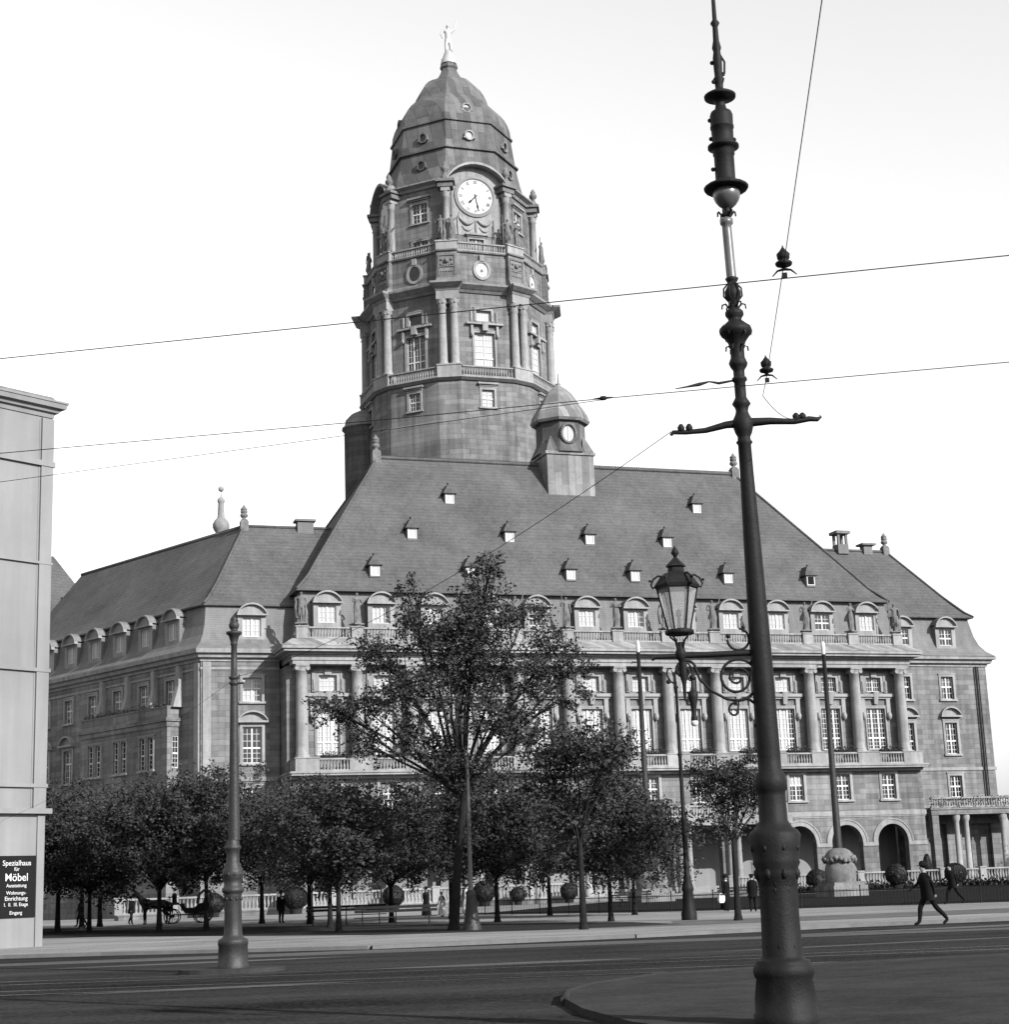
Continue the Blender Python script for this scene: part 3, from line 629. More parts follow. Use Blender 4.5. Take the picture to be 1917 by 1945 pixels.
def rlev(d, z, k=.62): return [(55, 4+d, z), (70.7-d*k, 4+d, z), (70.7-d*k, 34, z)]
g = MB(); g.loft([rlev(d, z, 1) for d, z in ((-.8, 21.95), (-.7, 22.05), (-.15, 22.5), (.3, 23.2), (.6, 24.1), (.95, 26.0))], closed=False, caps=(False, False)); g.build('mansard', [slate], TH)
g = MB(); g.loft([[(55, 4+a, z), (b, 4+a, z), (b, 34, z)] for a, b, z in ((.8, 69.9, 25.85), (.45, 70.2, 25.92), (.45, 70.2, 26.02), (1.1, 69.6, 26.5), (2.2, 68.9, 27.6), (3.0, 68.4, 28.5), (8.0, 65.5, 34.0), (16, 65.4, 26))], closed=False, caps=(False, False))
rroof = g.build('roof', [tile], TH)
g = MB(); g.tube([(50, 12, 34.05), (65.5, 12, 34.05)], .16, 6); g.tube([(65.5, 12, 34.05), (68.4, 7, 28.55), (69.6, 5.1, 26.6), (70.2, 4.45, 26.05)], .12, 6); g.build('ridge_tiles', [tile], rroof)
finial(rroof, 65.4, 12, 34.1, .85)
g = MB()
for a, b in ((-.45, -.45), (.45, -.45), (.45, .45), (-.45, .45)): g.box(60.2+a-.12, 60.2+a+.12, 12+b-.12, 12+b+.12, 34.0, 35.7)
g.box(59.6, 60.8, 11.4, 12.6, 33.6, 34.6); g.box(59.4, 61.0, 11.2, 12.8, 35.7, 36.0); g.build('chimney', [slate], rroof)
g = MB(); g.box(62.7, 63.7, 11.6, 12.4, 33.6, 34.6); g.box(62.4, 64.0, 11.3, 12.7, 34.6, 34.8); g.build('chimney', [slate], rroof)
dormer('rw', 'dark', (66.5, 4.05, 21.5), 0, deep=1.9, ww=1.4, wh=1.55); dormer('rw', 'dark', (61.6, 4.05, 21.5), 0)
for u in rc_:
    place(window_meshes('rm%d' % (u > 65), 1.36, 2.2, (0,), .55, 2, 4, 'dark', .22, True, bf=.4*(u > 65)), TH, (u, 4, 17.8)); place(window_meshes('rt', 1.32, 3.0, (0,), .42, 2, 6, 'dark', .24, True, ped=.7), TH, (u, 4, 12.5)); place(window_meshes('rl', 1.36, 2.05, (0,), .5, 2, 5, 'dark', .24, True), TH, (u, 4, 8.35))
g = MB(); g.tube([(69.4, 3.8, 21.0), (69.4, 3.8, 7.4)], .09, 6); g.tube([(69.7, 3.85, 21.0), (69.7, 3.85, 7.4)], .06, 6); g.build('drainpipe', [iron], TH)
g = MB(); g.box(61.0, 72.2, .75, 3.98, 6.6, 7.05); g.box(60.9, 72.3, .65, 3.97, 7.05, 7.25); g.box(61.1, 61.8, .85, 1.5, 0, 6.6); g.box(61.0, 72.2, .7, 4, 0, .4); g.build('side_porch', [stone], TH)
for u in (63.9, 64.95, 69.0, 70.0):
    g = MB(); g.lathe([(.4, .42), (1.2, .42), (1.25, .33), (1.4, .36), (1.5, .28), (5.9, .24), (6.1, .34), (6.3, .38), (6.6, .38)], u, 1.2, 12); g.build('porch_column', [trim], TH)
g = MB(); balustrade_run(g, (61.1, .95), (72.0, .95), 7.25, 8.2); g.build('balustrade', [trim], TH)
g = MB(); leaf_cluster(g, [(random.uniform(61, 72), .8+random.uniform(-.2, .2), 7.5+random.uniform(-.3, .8)) for _ in range(700)], .16); g.build('flower_box', [leaf], TH)
# ------------------------------------------------------------------ the clock tower
CT = thing('clock_tower', 'tall eight-sided stone clock tower with a ribbed dark dome rising behind the town hall roof', 'tower', W(27.1, 36.3), ANG)
def fr_(k): 
    a = R(-90+45*k); return Vector((math.cos(a), math.sin(a))), Vector((-math.sin(a), math.cos(a)))
def ring16(a, hw, z):
    out = []
    for k in range(8):
        n, t = fr_(k)
        for s in (-1, 1): p = n*a+t*hw*s; out.append((p.x, p.y, z))
    return out
def ringB(a, hw, b, cw, z):
    out = []
    for k in range(8):
        n, t = fr_(k); n2, t2 = fr_(k+0.5); b0 = a*math.cos(PI/8)+hw*math.sin(PI/8)
        for p in (n*a-t*hw, n*a+t*hw, n2*b0-t2*cw, n2*b-t2*cw, n2*b+t2*cw, n2*b0+t2*cw): out.append((p.x, p.y, z))
    return out
def stage(mb, a, hw, z0, z1, holes, depth=.4, chamfer=True):
    for k in range(8):
        n, t = fr_(k); o = n*a-t*hw
        hh = holes[k % 2] if isinstance(holes, tuple) else holes
        wall(mb, (o.x, o.y), (t.x, t.y), 2*hw, z0, z1, [(h[0]+hw, h[1]+hw)+tuple(h[2:]) for h in hh], depth)
        if chamfer:
            p = n*a+t*hw; n2, t2 = fr_(k+1); q = n2*a-t2*hw; mb.face([(p.x, p.y, z0), (q.x, q.y, z0), (q.x, q.y, z1), (p.x, p.y, z1)])
def plug(a, hw, z0, z1, mb):      # dark core behind the openings
    mb.loft([ring16(a-.9, hw, z0), ring16(a-.9, hw, z1)])
g = MB(); g.loft([ring16(10.42, 3.0, 0), ring16(10.42, 3.0, 49.9), ring16(10.3, 2.95, 50.05)], caps=(True, False))
stage(g, 10.3, 2.95, 50.05, 54.35, [(-.7, .7, 51.5, 53.4)]); g.build('shaft', [stone_t], CT)
g = MB(); g.loft([ring16(10.5, 3.0, 54.35), ring16(10.85, 3.1, 54.6), ring16(10.85, 3.1, 54.72)]); g.build('ledge', [trim], CT)
g = MB(); stage(g, 9.75, 2.9, 54.72, 64.4, [(-1.15, 1.15, 56.2, 59.95), (-.85, .85, 61.3, 62.5)]); g.build('belfry_wall', [stone_t], CT)
for k in range(8):
    n2, t2 = fr_(k+.5); g = MB()
    for z0, z1, b0, b1, cw in ((54.72, 55.95, 9.6, 11.1, 1.3), (55.95, 56.1, 9.6, 11.18, 1.36)):
        q = [n2*b0-t2*cw, n2*b1-t2*cw, n2*b1+t2*cw, n2*b0+t2*cw]; g.loft([[(p.x, p.y, z0) for p in q], [(p.x, p.y, z1) for p in q]])
    g.build('corner_block', [trim], CT); g = MB(); b0, b1, cw = 9.6, 11.0, 1.22
    q = [n2*b0-t2*cw, n2*b1-t2*cw, n2*b1+t2*cw, n2*b0+t2*cw]; g.loft([[(p.x, p.y, 63.45) for p in q], [(p.x, p.y, 64.42) for p in q]]); g.build('impost_block', [trim], CT)
g = MB(); g.lathe([(0, .6), (.15, .6), (.2, .5), (.3, .55), (.4, .47), (5.9, .42), (6.3, .41), (6.4, .5), (6.75, .42), (7.1, .58), (7.35, .62)], 0, 0, 14)
for q in range(8): a = q*PI/4; g.ball((.5*math.cos(a), .5*math.sin(a), 6.95), .12, 5)
tc1 = g.mesh('column', [trim])
for k in range(8):
    n2, t2 = fr_(k+.5)
    for s in (-.64, .64):
        p = n2*10.5+t2*s; obj('column', tc1, CT, (p.x, p.y, 56.1))
for k in range(8):
    n, t = fr_(k); p0 = n*10.55-t*2.85; p1 = n*10.55+t*2.85
    g = MB(); balustrade_run(g, p0[:], p1[:], 54.72, 55.9, .3, .1, .32); g.build('balustrade', [trim], CT)
lam = MB(); lam.box(-2.1, 2.1, -.45, .02, 60.8-56.2, 61.02-56.2); lam.box(-.3, .3, -.55, .02, 3.9, 4.84); 
for x in (-1.45, 1.45): lam.box(x-.13, x+.13, -.3, .02, 3.3, 4.5); lam.ball((x, -.3, 3.4), .17, 8, 0, 1.5); lam.box(x-.08, x+.08, -.14, .02, 5.0, 6.2)
lam_me = lam.mesh('lintel', [trim])
for k in range(8):
    n, t = fr_(k); rz = math.atan2(t.y, t.x); p = n*9.75
    lit = k in (0, 1); pn = 'blind' if lit else 'dark'
    ob = place(window_meshes('tw'+pn, 2.3, 3.75, () if lit else (-.38, .38), 0.25, 2, 5, pn, .22, False, yin=.3), CT, (p.x, p.y, 56.2), rz); obj('lintel', lam_me, ob)
    place(window_meshes('tu'+pn, 1.7, 1.2, (), 0, 1, 1, pn, .26, False, yin=.3), CT, (p.x, p.y, 61.3), rz)
    p = n*10.3; place(window_meshes('ts'+pn, 1.4, 1.9, () if lit else (0,), .5, 2, 3, pn, .24, True, yin=.25, crown=.55), CT, (p.x, p.y, 51.5), rz)
g = MB(); g.loft([ringB(9.9, 2.9, 11.05, 1.25, 64.4), ringB(10.15, 2.95, 11.2, 1.35, 64.65), ringB(10.25, 3.0, 11.35, 1.4, 64.7), ringB(10.75, 3.1, 11.85, 1.75, 65.05), ringB(10.8, 3.1, 11.9, 1.8, 65.25), ringB(10.0, 3.0, 11.0, 1.4, 65.4)]); g.build('cornice', [trim], CT)
g = MB(); g.loft([ringB(9.75, 2.95, 10.9, 1.25, 65.4), ringB(9.6, 2.95, 10.5, 1.12, 66.2), ringB(9.6, 2.95, 10.45, 1.1, 69.0), ringB(9.8, 3.0, 10.65, 1.2, 69.1), ringB(9.85, 3.0, 10.7, 1.22, 69.25)]); g.build('oculus_stage', [stone_t], CT)
for k in range(8):
    n, t = fr_(k); c = n*9.6
    g = MB(); oval(g, (c.x, c.y, 67.2), (n.x, n.y, 0), (t.x, t.y, 0), .72, .85, .16, .3, 0, 1 if k in (0, 1) else 2)
    g.T = Matrix.Translation((c.x, c.y, 67.2)) @ Matrix.Rotation(math.atan2(t.y, t.x), 4, 'Z'); g.box(-.25, .25, -.25, 0, 1.0, 1.7); g.box(-.13, .13, -.09, -.055, -.2, .06, 2)
    g.build('round_window', [trim, blind, glass], CT)
    n2, t2 = fr_(k+.5); g = MB(); g.T = Matrix.Translation((n2.x*10.47, n2.y*10.47, 66)) @ Matrix.Rotation(math.atan2(t2.y, t2.x), 4, 'Z')
    for x0, x1, z0, z1 in ((-.95, .95, 2.55, 2.68), (-.95, -.84, .3, 2.55), (.84, .95, .3, 2.55), (-.84, .84, 1.25, 1.36)): g.box(x0, x1, -.09, .1, z0, z1)
    g.ball((0, -.05, 1.95), .3, 8)
    for i in range(5): g.ball((-.6+.3*i, -.05, 1.55-.1*(2-abs(i-2))), .11, 6); g.ball((-.6+.3*i, -.05, .75), .1, 6)
    for x in (-.55, .55): g.ball((x, -.05, 2.1), .14, 6)
    g.build('relief_panel', [carv], CT)
for k in range(8):
    n2, t2 = fr_(k+.5); g = MB()
    for z0, z1, b0, b1, cw in ((69.25, 70.2, 9.3, 10.45, 1.15), (70.2, 70.35, 9.2, 10.55, 1.22)):
        q = [n2*b0-t2*cw, n2*b1-t2*cw, n2*b1+t2*cw, n2*b0+t2*cw]; g.loft([[(p.x, p.y, z0) for p in q], [(p.x, p.y, z1) for p in q]])
    g.build('corner_block', [trim], CT)
for k in range(8):
    n, t = fr_(k); p0 = n*9.65-t*2.85; p1 = n*9.65+t*2.85
    g = MB(); balustrade_run(g, p0[:], p1[:], 69.25, 70.25, .3, .1, .3); g.build('balustrade', [trim], CT)
H8 = 8.1*math.tan(PI/8)
g = MB(); stage(g, 8.1, H8, 69.2, 78.0, ([(-.85, .85, 70.0, 71.35)], [(-.95, .95, 73.7, 75.9), (-.95, .95, 70.0, 71.5)]), .35, False); g.build('clock_stage', [stone_t], CT)
g = MB(); g.lathe([(0, .5), (.15, .5), (.2, .4), (5.6, .36), (5.7, .46), (5.9, .38), (6.3, .52)], 0, 0, 12); g.box(-.5, .5, -.5, .5, 6.3, 6.75); tc2 = g.mesh('column', [trim])
for k in range(8):
    n2, t2 = fr_(k+.5); p = n2*9.1; obj('column', tc2, CT, (p.x, p.y, 70.2), math.atan2(t2.y, t2.x))
    b = MB(); b.T = Matrix.Rotation(math.atan2(t2.y, t2.x), 4, 'Z')
    b.box(-.85, .85, -9.7, -8.3, 76.95, 77.5); b.box(-1.05, 1.05, -9.95, -8.2, 77.5, 77.8)
    b.lathe([(77.8, .45), (78.3, .45), (78.4, .25), (78.8, .2), (79.0, .42), (79.3, .45), (79.5, .3), (79.7, .3), (80.1, .05)], 0, -9.3, 8)
    b.build('urn_block', [carv], CT)
for k in range(8):
    n, t = fr_(k); rz = math.atan2(t.y, t.x); p = n*8.1
    if k % 2:
        ob = place(window_meshes('tc', 1.9, 2.2, (0,), .5, 2, 4, 'dark', .22, True, yin=.2, crown=.6), CT, (p.x, p.y, 73.7), rz)
        place(window_meshes('tc2', 1.9, 1.5, (0,), 0, 2, 2, 'dark', .22, False, yin=.2), CT, (p.x, p.y, 70.0), rz)
    else:
        place(window_meshes('tc3', 1.7, 1.35, (0,), 0, 2, 2, 'dark', .2, False, yin=.2, crown=.4), CT, (p.x, p.y, 70.0), rz)
        M4 = Matrix.Translation((p.x, p.y, 0)) @ Matrix.Rotation(rz, 4, 'Z')
        g = MB(); g.T = M4
        hw, rise, zb = 3.5, 2.15, 77.85; rad = (hw*hw+rise*rise)/(2*rise); an = math.asin(hw/rad); N = 12
        arc = [(rad*math.sin(-an+2*an*i/N), zb+rise-rad+rad*math.cos(-an+2*an*i/N)) for i in range(N+1)]
        for (xa, za), (xb, zb_) in zip(arc, arc[1:]):
            g.face([(xa, -.03, 77.6), (xb, -.03, 77.6), (xb, -.03, zb_+.02), (xa, -.03, za+.02)], 1)
            g.face([(xa, -1.0, za+.17), (xb, -1.0, zb_+.17), (xb, 2.5, zb_+.17), (xa, 2.5, za+.17)], 0)
            g.loft([[(xa, -1.02, za-.12), (xa, -.05, za-.12), (xa, -.05, za+.16), (xa, -1.02, za+.16)], [(xb, -1.02, zb_-.12), (xb, -.05, zb_-.12), (xb, -.05, zb_+.16), (xb, -1.02, zb_+.16)]], 0)
        g.box(-2.75, 2.75, -.06, .02, 71.75, 77.58); gb = g.build('gable', [trim, trim], CT)
        # clock
        g = MB(); g.T = M4 @ Matrix.Translation((0, -.12, 76.35)); L = 40
        for r0, r1, y0, y1 in ((2.12, 2.42, .2, -.14), (2.02, 2.14, .1, -.08)):
            g.loft([[(math.cos(2*PI*i/L)*r0, y0, math.sin(2*PI*i/L)*r0), (math.cos(2*PI*i/L)*r1, y0, math.sin(2*PI*i/L)*r1), (math.cos(2*PI*i/L)*r1, y1*.6, math.sin(2*PI*i/L)*r1), (math.cos(2*PI*i/L)*r0, y1, math.sin(2*PI*i/L)*r0)] for i in range(L+1)], 0, False, (False, False))
        ck = g.build('clock', [plaster], CT)
        g = MB(); g.T = M4 @ Matrix.Translation((0, -.12, 76.35)); g.face([(math.cos(2*PI*i/L)*2.1, -.02, math.sin(2*PI*i/L)*2.1) for i in range(L)]); g.build('dial', [dial_m], ck)
        num = MB(); num.T = M4 @ Matrix.Translation((0, -.12, 76.35))
        def stroke(x0, z0, x1, z1, w, ang, y=-.045):
            a = Vector((x0, z0)); b = Vector((x1, z1)); d = (b-a).normalized(); q = Vector((-d.y, d.x))*w/2
            c, s = math.cos(ang), math.sin(ang)
            num.face([(p.x*c+p.y*s, y, -p.x*s+p.y*c) for p in (a-q, b-q, b+q, a+q)])
        ROM = ['XII', 'I', 'II', 'III', 'IIII', 'V', 'VI', 'VII', 'VIII', 'IX', 'X', 'XI']
        for i, s_ in enumerate(ROM):
            ang = 2*PI*i/12; wdt = {'I': .11, 'V': .22, 'X': .22}; tot = sum(wdt[c] for c in s_); x = -tot/2
            for c in s_:
                w = wdt[c]; xc = x+w/2; x += w; zb, zt = 1.5, 1.9
                if c == 'I': stroke(xc, zb, xc, zt, .05, ang)
                if c == 'V': stroke(xc, zb, xc-.08, zt, .05, ang); stroke(xc, zb, xc+.08, zt, .035, ang)
                if c == 'X': stroke(xc-.08, zb, xc+.08, zt, .05, ang); stroke(xc+.08, zb, xc-.08, zt, .035, ang)
        num.build('numerals', [iron], ck)
        num = MB(); num.T = M4 @ Matrix.Translation((0, -.12, 76.35))
        stroke(0, -.35, 0, 1.75, .1, R(168), -.09); stroke(0, 1.0, 0, 1.35, .2, R(168), -.092); stroke(0, -.3, 0, 1.15, .14, R(224), -.07); stroke(0, .7, 0, 1.0, .26, R(224), -.072); num.build('hands', [iron], ck)
        g = MB(); g.T = M4
        for s in (-1, 1):
            pts = [(s*(.15+1.9*i/8), -.14, 73.6-.55*math.sin(PI*i/8)+(.35 if i > 4 else 0)*(i-4)/4) for i in range(9)]; g.tube(pts, [.1+.12*math.sin(PI*i/8) for i in range(9)], 6)
            pts = [(s*(.35+1.3*i/8), -.1, 72.8-.5*math.sin(PI*i/8)) for i in range(9)]; g.tube(pts, [.05+.08*math.sin(PI*i/8) for i in range(9)], 6)
            g.tube([(s*2.1, -.1, 73.9), (s*2.1, -.12, 72.9), (s*2.1, -.1, 71.8)], [.1, .14, .06], 6)
        g.tube([(0, -.1, 73.5), (0, -.12, 72.6), (0, -.1, 71.9)], [.08, .14, .05], 6); g.build('garland', [trim], CT)
for k in (1, 3, 5, 7):
    n, t = fr_(k); g = MB(); g.T = Matrix.Translation((n.x*8.1, n.y*8.1, 0)) @ Matrix.Rotation(math.atan2(t.y, t.x), 4, 'Z')
    g.loft([[(-3.3, .02, 77.5), (3.3, .02, 77.5), (3.3, -.2, 77.5), (-3.3, -.2, 77.5)], [(-3.4, .02, 77.75), (3.4, .02, 77.75), (3.5, -.35, 77.75), (-3.5, -.35, 77.75)], [(-3.5, .02, 78.0), (3.5, .02, 78.0), (3.7, -.8, 78.0), (-3.7, -.8, 78.0)], [(-3.5, .02, 78.15), (3.5, .02, 78.15), (3.7, -.8, 78.15), (-3.7, -.8, 78.15)]])
    g.build('cornice', [trim], CT)
DP = [(77.9, 8.5), (78.2, 8.75), (78.6, 8.35), (80.5, 7.85), (82.55, 7.45), (82.6, 7.75), (82.8, 7.75), (82.9, 7.4), (84.4, 7.2), (86.15, 6.98), (86.2, 7.2), (86.4, 7.2), (86.5, 7.0), (87.4, 6.9), (88.2, 6.65), (88.9, 6.3), (89.5, 5.85), (90.0, 5.35), (90.4, 4.9), (90.7, 4.6), (91.0, 4.42), (91.5, 4.28), (92.2, 4.0), (92.8, 3.65), (93.3, 3.2), (93.7, 2.65), (94.0, 2.05), (94.3, 1.65), (94.8, 1.35), (95.3, 1.05), (95.7, .9), (95.9, 1.05), (96.2, 1.05), (96.35, .85), (96.6, .8)]
g = MB(); g.loft([oct8(0, 0, r, z) for z, r in DP]); dome = g.build('dome', [dome_m], CT)
for k in range(8):
    n, t = fr_(k)
    for z, ap in (((88.0, 6.0), (84.35, 6.66)) if k % 2 == 0 else ((84.35, 6.66), (80.8, 7.2))):
        g = MB(); c = n*(ap+.1); oval(g, (c.x, c.y, z), (n.x, n.y, 0), (t.x, t.y, 0), .42, .46, .25, .16, 0, 1 if k in (0, ) else 2)
        for s in (-1, 1): g.ball((c.x+t.x*.6*s+n.x*.15, c.y+t.y*.6*s+n.y*.15, z-.3), .16, 6)
        g.build('oculus', [metal if k in (0, 1) else dome_m, blind, glass], dome)
g = MB(); c = Vector((-10.2, 2.6)); g.lathe([(0, 2.5), (51.8, 2.5), (51.85, 2.75), (52.05, 2.75), (52.1, 2.5), (52.9, 2.35), (53.6, 1.7), (54.0, .9), (54.2, .1)], c.x, c.y, 18); g.build('stair_turret', [stone_t], CT)
# ------------------------------------------------------------------ ground
def sheet(name, pts, z, m, zb=None, kind='structure'):
    g = MB()
    if zb is None: g.face([(x, y, z) for x, y in pts])
    else: g.loft([[(x, y, zb) for x, y in pts], [(x, y, z) for x, y in pts]])
    return tag(g.build(name, [m]), None, None, None, kind)
sheet('road', [(-3000, -300), (3000, -300), (3000, 4000), (-3000, 4000)], -0.1, asphalt)
near = [(-300, 95), (-60, 66), (-30, 59), (-13.3, 55.7), (-4.5, 52.6), (3.5, 54.0), (10.6, 56.6), (15, 57.3), (40, 61), (300, 90)]
sheet('pavement', near+[(300, 300), (-300, 300)], 0.0, gravel, -0.1)
g = MB()
for a, b in zip(near, near[1:]):
    a, b = Vector(a), Vector(b); d = (b-a).normalized(); q = Vector((d.y, -d.x))*0.3
    g.loft([[(a.x+q.x, a.y+q.y, -.1), (a.x, a.y, -.1), (b.x, b.y, -.1), (b.x+q.x, b.y+q.y, -.1)], [(a.x+q.x, a.y+q.y, .008), (a.x, a.y, .008), (b.x, b.y, .008), (b.x+q.x, b.y+q.y, .008)]])
tag(g.build('kerb', [kerb_m]), kind='structure')
sheet('tree_strip', [(-70, 94), (-30, 84), (-18.7, 78.2), (-5.6, 64.6), (1, 62.6), (6, 64), (4.5, 69.7), (-7.2, 82.4), (-24.5, 102.6), (-40, 120), (-70, 150)], 0.006, crown_shade)  # dark sheet on the gravel, painted in place of the tree crowns' shadow
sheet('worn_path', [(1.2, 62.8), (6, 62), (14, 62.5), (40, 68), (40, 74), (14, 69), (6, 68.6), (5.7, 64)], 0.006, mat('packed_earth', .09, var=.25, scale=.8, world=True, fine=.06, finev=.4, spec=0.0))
fence_l = [(-3.5, 101.5), (5.8, 89.9), (13.8, 84.6), (19.3, 83.0), (30, 80.5), (44, 78)]
fa, fb_ = W(21, -4.4), W(90, -6)
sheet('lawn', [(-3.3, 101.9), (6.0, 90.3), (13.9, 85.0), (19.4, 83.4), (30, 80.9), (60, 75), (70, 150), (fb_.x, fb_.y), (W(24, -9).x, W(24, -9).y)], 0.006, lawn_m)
isl = [(0.62, 25.6), (0.7, 27.2), (1.1, 28.8), (2.4, 31.0), (5.0, 32.2), (8.6, 33.2), (14, 34.4), (30, 37), (60, 40), (60, 8), (8, 8), (3, 17), (1.3, 21.0), (.8, 23.5)]
sheet('traffic_island', isl, 0.0, island_m, -0.1)
g = MB()
for a, b in zip(isl[:8]+[isl[-1]][:0], isl[1:9]): g.tube([(a[0], a[1], -.03), (b[0], b[1], -.03)], .07, 6)
tag(g.build('island_kerb', [mat('island_kerb_stone', .022, var=.2)]), kind='structure')
sheet('lamp_island', [(-6.7+2.0*math.cos(2*PI*k/24)*.62, 40.3+.75*math.sin(2*PI*k/24)) for k in range(24)], 0.0, mat('lamp_island_stone', .03, var=.3, world=True), -0.1)
# tram track: rails in the setts and the pale dusty strips beside them
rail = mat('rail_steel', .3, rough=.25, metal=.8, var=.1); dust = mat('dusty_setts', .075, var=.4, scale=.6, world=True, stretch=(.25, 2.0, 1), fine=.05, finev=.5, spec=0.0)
def track(y0, bend, xs=(-60, 60)):
    g = MB(); pts = [(x, y0+bend*(x-2)**2, -.094) for x in [xs[0]+(xs[1]-xs[0])*i/60 for i in range(61)]]
    for dy in (0, 1.44):
        for (a, b) in zip(pts, pts[1:]): g.face([(a[0], a[1]+dy, a[2]), (b[0], b[1]+dy, b[2]), (b[0], b[1]+dy+.09, b[2]), (a[0], a[1]+dy+.09, a[2])])
    return tag(g.build('tram_rails', [rail]), kind='structure')
track(33.5, .002); track(37.6, .0022)
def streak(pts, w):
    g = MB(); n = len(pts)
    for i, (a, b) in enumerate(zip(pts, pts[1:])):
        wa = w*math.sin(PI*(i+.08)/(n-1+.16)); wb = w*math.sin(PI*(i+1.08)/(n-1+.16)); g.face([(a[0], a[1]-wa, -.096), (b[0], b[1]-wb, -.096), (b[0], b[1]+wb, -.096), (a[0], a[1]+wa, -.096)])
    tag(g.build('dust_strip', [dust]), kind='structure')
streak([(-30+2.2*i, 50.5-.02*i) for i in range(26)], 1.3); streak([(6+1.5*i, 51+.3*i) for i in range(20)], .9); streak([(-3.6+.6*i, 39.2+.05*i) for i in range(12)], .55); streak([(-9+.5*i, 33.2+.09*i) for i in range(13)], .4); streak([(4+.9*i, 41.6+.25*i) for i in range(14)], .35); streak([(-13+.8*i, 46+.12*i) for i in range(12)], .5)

# ------------------------------------------------------------------ terrace balustrade and steps
TB = thing('terrace_balustrade', 'low stone balustrade with square posts along the front terrace', 'balustrade', O, ANG)
g = MB(); g.box(-14, 76, -3.25, -.13, -.02, .3); g.box(-14.1, 24, -3.3, -2.7, .3, .42); g.box(38, 76.1, -3.3, -2.7, .3, .42)
for i in range(3): g.box(24, 38, -3.25-.35*(3-i), -3.25-.35*(2-i), -.02, .1*(i+1))
g.build('plinth', [stone], TB)
for a, b in ((-14, 24), (38, 76)):
    n = 9; st = (b-a)/n
    for i in range(n+1):
        x = a+st*i; g = MB(); g.box(x-.3, x+.3, -3.3, -2.7, .42, 1.62); g.box(x-.36, x+.36, -3.36, -2.64, 1.62, 1.74); g.build('post', [trim], TB)
        if i < n: g = MB(); balustrade_run(g, (x+.3, -3), (x+st-.3, -3), .42, 1.62, .3, .11, .36); g.build('balusters', [trim], TB)

# ------------------------------------------------------------------ corner building at the left edge
CBo = Vector((-18.22, 65.82, 0)); th = R(50)     # wall runs back towards the camera side
CB = thing('corner_building', 'pale rendered building corner with a deep cornice and a black sign, at the left edge', 'building', CBo, math.atan2(math.cos(R(40)), math.sin(R(40))))
# local: x along the wall (away from the camera), -y outward to the right
g = MB(); wl_h = [(4+3.4*i, 5.2+3.4*i, z, z+2.2) for i in range(4) for z in (1.5, 6.8, 11.4, 15.6)]
wall(g, (-18, 0), (1, 0), 18, 0, 21.1, [(h[0]-2, h[1]-2, h[2], h[3]) for h in wl_h if h[1] < 16], .25); wall(g, (0, 0), (0, 1), 16, 0, 21.1); wall(g, (0, 16), (-1, 0), 18, 0, 21.1); wall(g, (-18, 16), (0, -1), 16, 0, 21.1)
g.build('wall', [plaster], CB)
for h in wl_h:
    if h[1] < 16: place(window_meshes('cb', 1.2, 2.2, (0,), .6, 2, 3, 'dark', .18, True, yin=.2), CB, (-18+(h[0]+h[1])/2-2, 0, h[2]))
pt = [(-18, 0), (0, 0), (0, 16)]
g = MB()
for s in (-.5, -1.65): pass
g.box(-.5, .06, -.09, .0, 5.15, 20.7); g.box(-.28, .05, -.07, .0, 0, 4.9); g.box(.0, .06, .001, .6, 5.15, 20.7)
for x in (-.56,): g.box(x-.02, x+.02, -.02, .0, 5.2, 20.6)
g.build('corner_strip', [plaster], CB)
g = MB(); sweep(g, pt, [(-.1, 20.75), (.05, 20.75), (.08, 20.92), (.2, 20.96), (.24, 21.08), (.4, 21.12), (.44, 21.3), (.48, 21.32), (.48, 21.4), (-.1, 21.4)])
g.build('cornice', [plaster], CB)
for z, w_, h_ in ((18.7, .13, .22), (14.7, .11, .1), (10.42, .12, .14), (5.95, .12, .14), (4.95, .25, .2)):
    g = MB(); sweep(g, pt, [(-.05, z), (w_, z), (w_, z+h_), (-.05, z+h_)]); g.build('string_course', [plaster], CB)
g = MB(); g.loft([[(-18.2, -.2, 21.4), (.2, -.2, 21.4), (.2, 16.2, 21.4), (-18.2, 16.2, 21.4)], [(-18, 0, 21.65), (0, 0, 21.65), (0, 16, 21.65), (-18, 16, 21.65)]]); g.build('roof', [slate], CB)
sg = MB(); sg.box(-3.4, -.3, -.06, -.002, 1.1, 3.38); sgo = sg.build('sign_board', [signb], CB)
def text(s, size, x, y, z, m, parent, align='CENTER', rx=PI/2, bold=0.0, name='lettering'):
    cu = bpy.data.curves.new('t', 'FONT'); cu.body = s; cu.size = size; cu.align_x = align; cu.offset = bold; cu.extrude = 0.004
    o = bpy.data.objects.new('t', cu); COL.objects.link(o); dg = bpy.context.evaluated_depsgraph_get(); dg.update()
    me = bpy.data.meshes.new_from_object(o.evaluated_get(dg)); bpy.data.objects.remove(o); me.materials.clear(); me.materials.append(m)
    q = obj(name, me, parent, (x, y, z)); q.rotation_euler = (rx, 0, 0); return q
for s, sz, z, b in (('Spezialhaus', .3, 3.02, .006), ('für', .22, 2.82, .004), ('Möbel', .44, 2.45, .014), ('Ausstattung', .2, 2.22, .006), ('Wohnungs-', .2, 1.95, .005), ('Einrichtung', .24, 1.73, .006), ('I.  II.  III. Etage', .2, 1.52, .004), ('Eingang', .2, 1.22, .004)):
    text(s, sz*.92, -1.15, -.07, z, white, sgo, bold=b*.1)

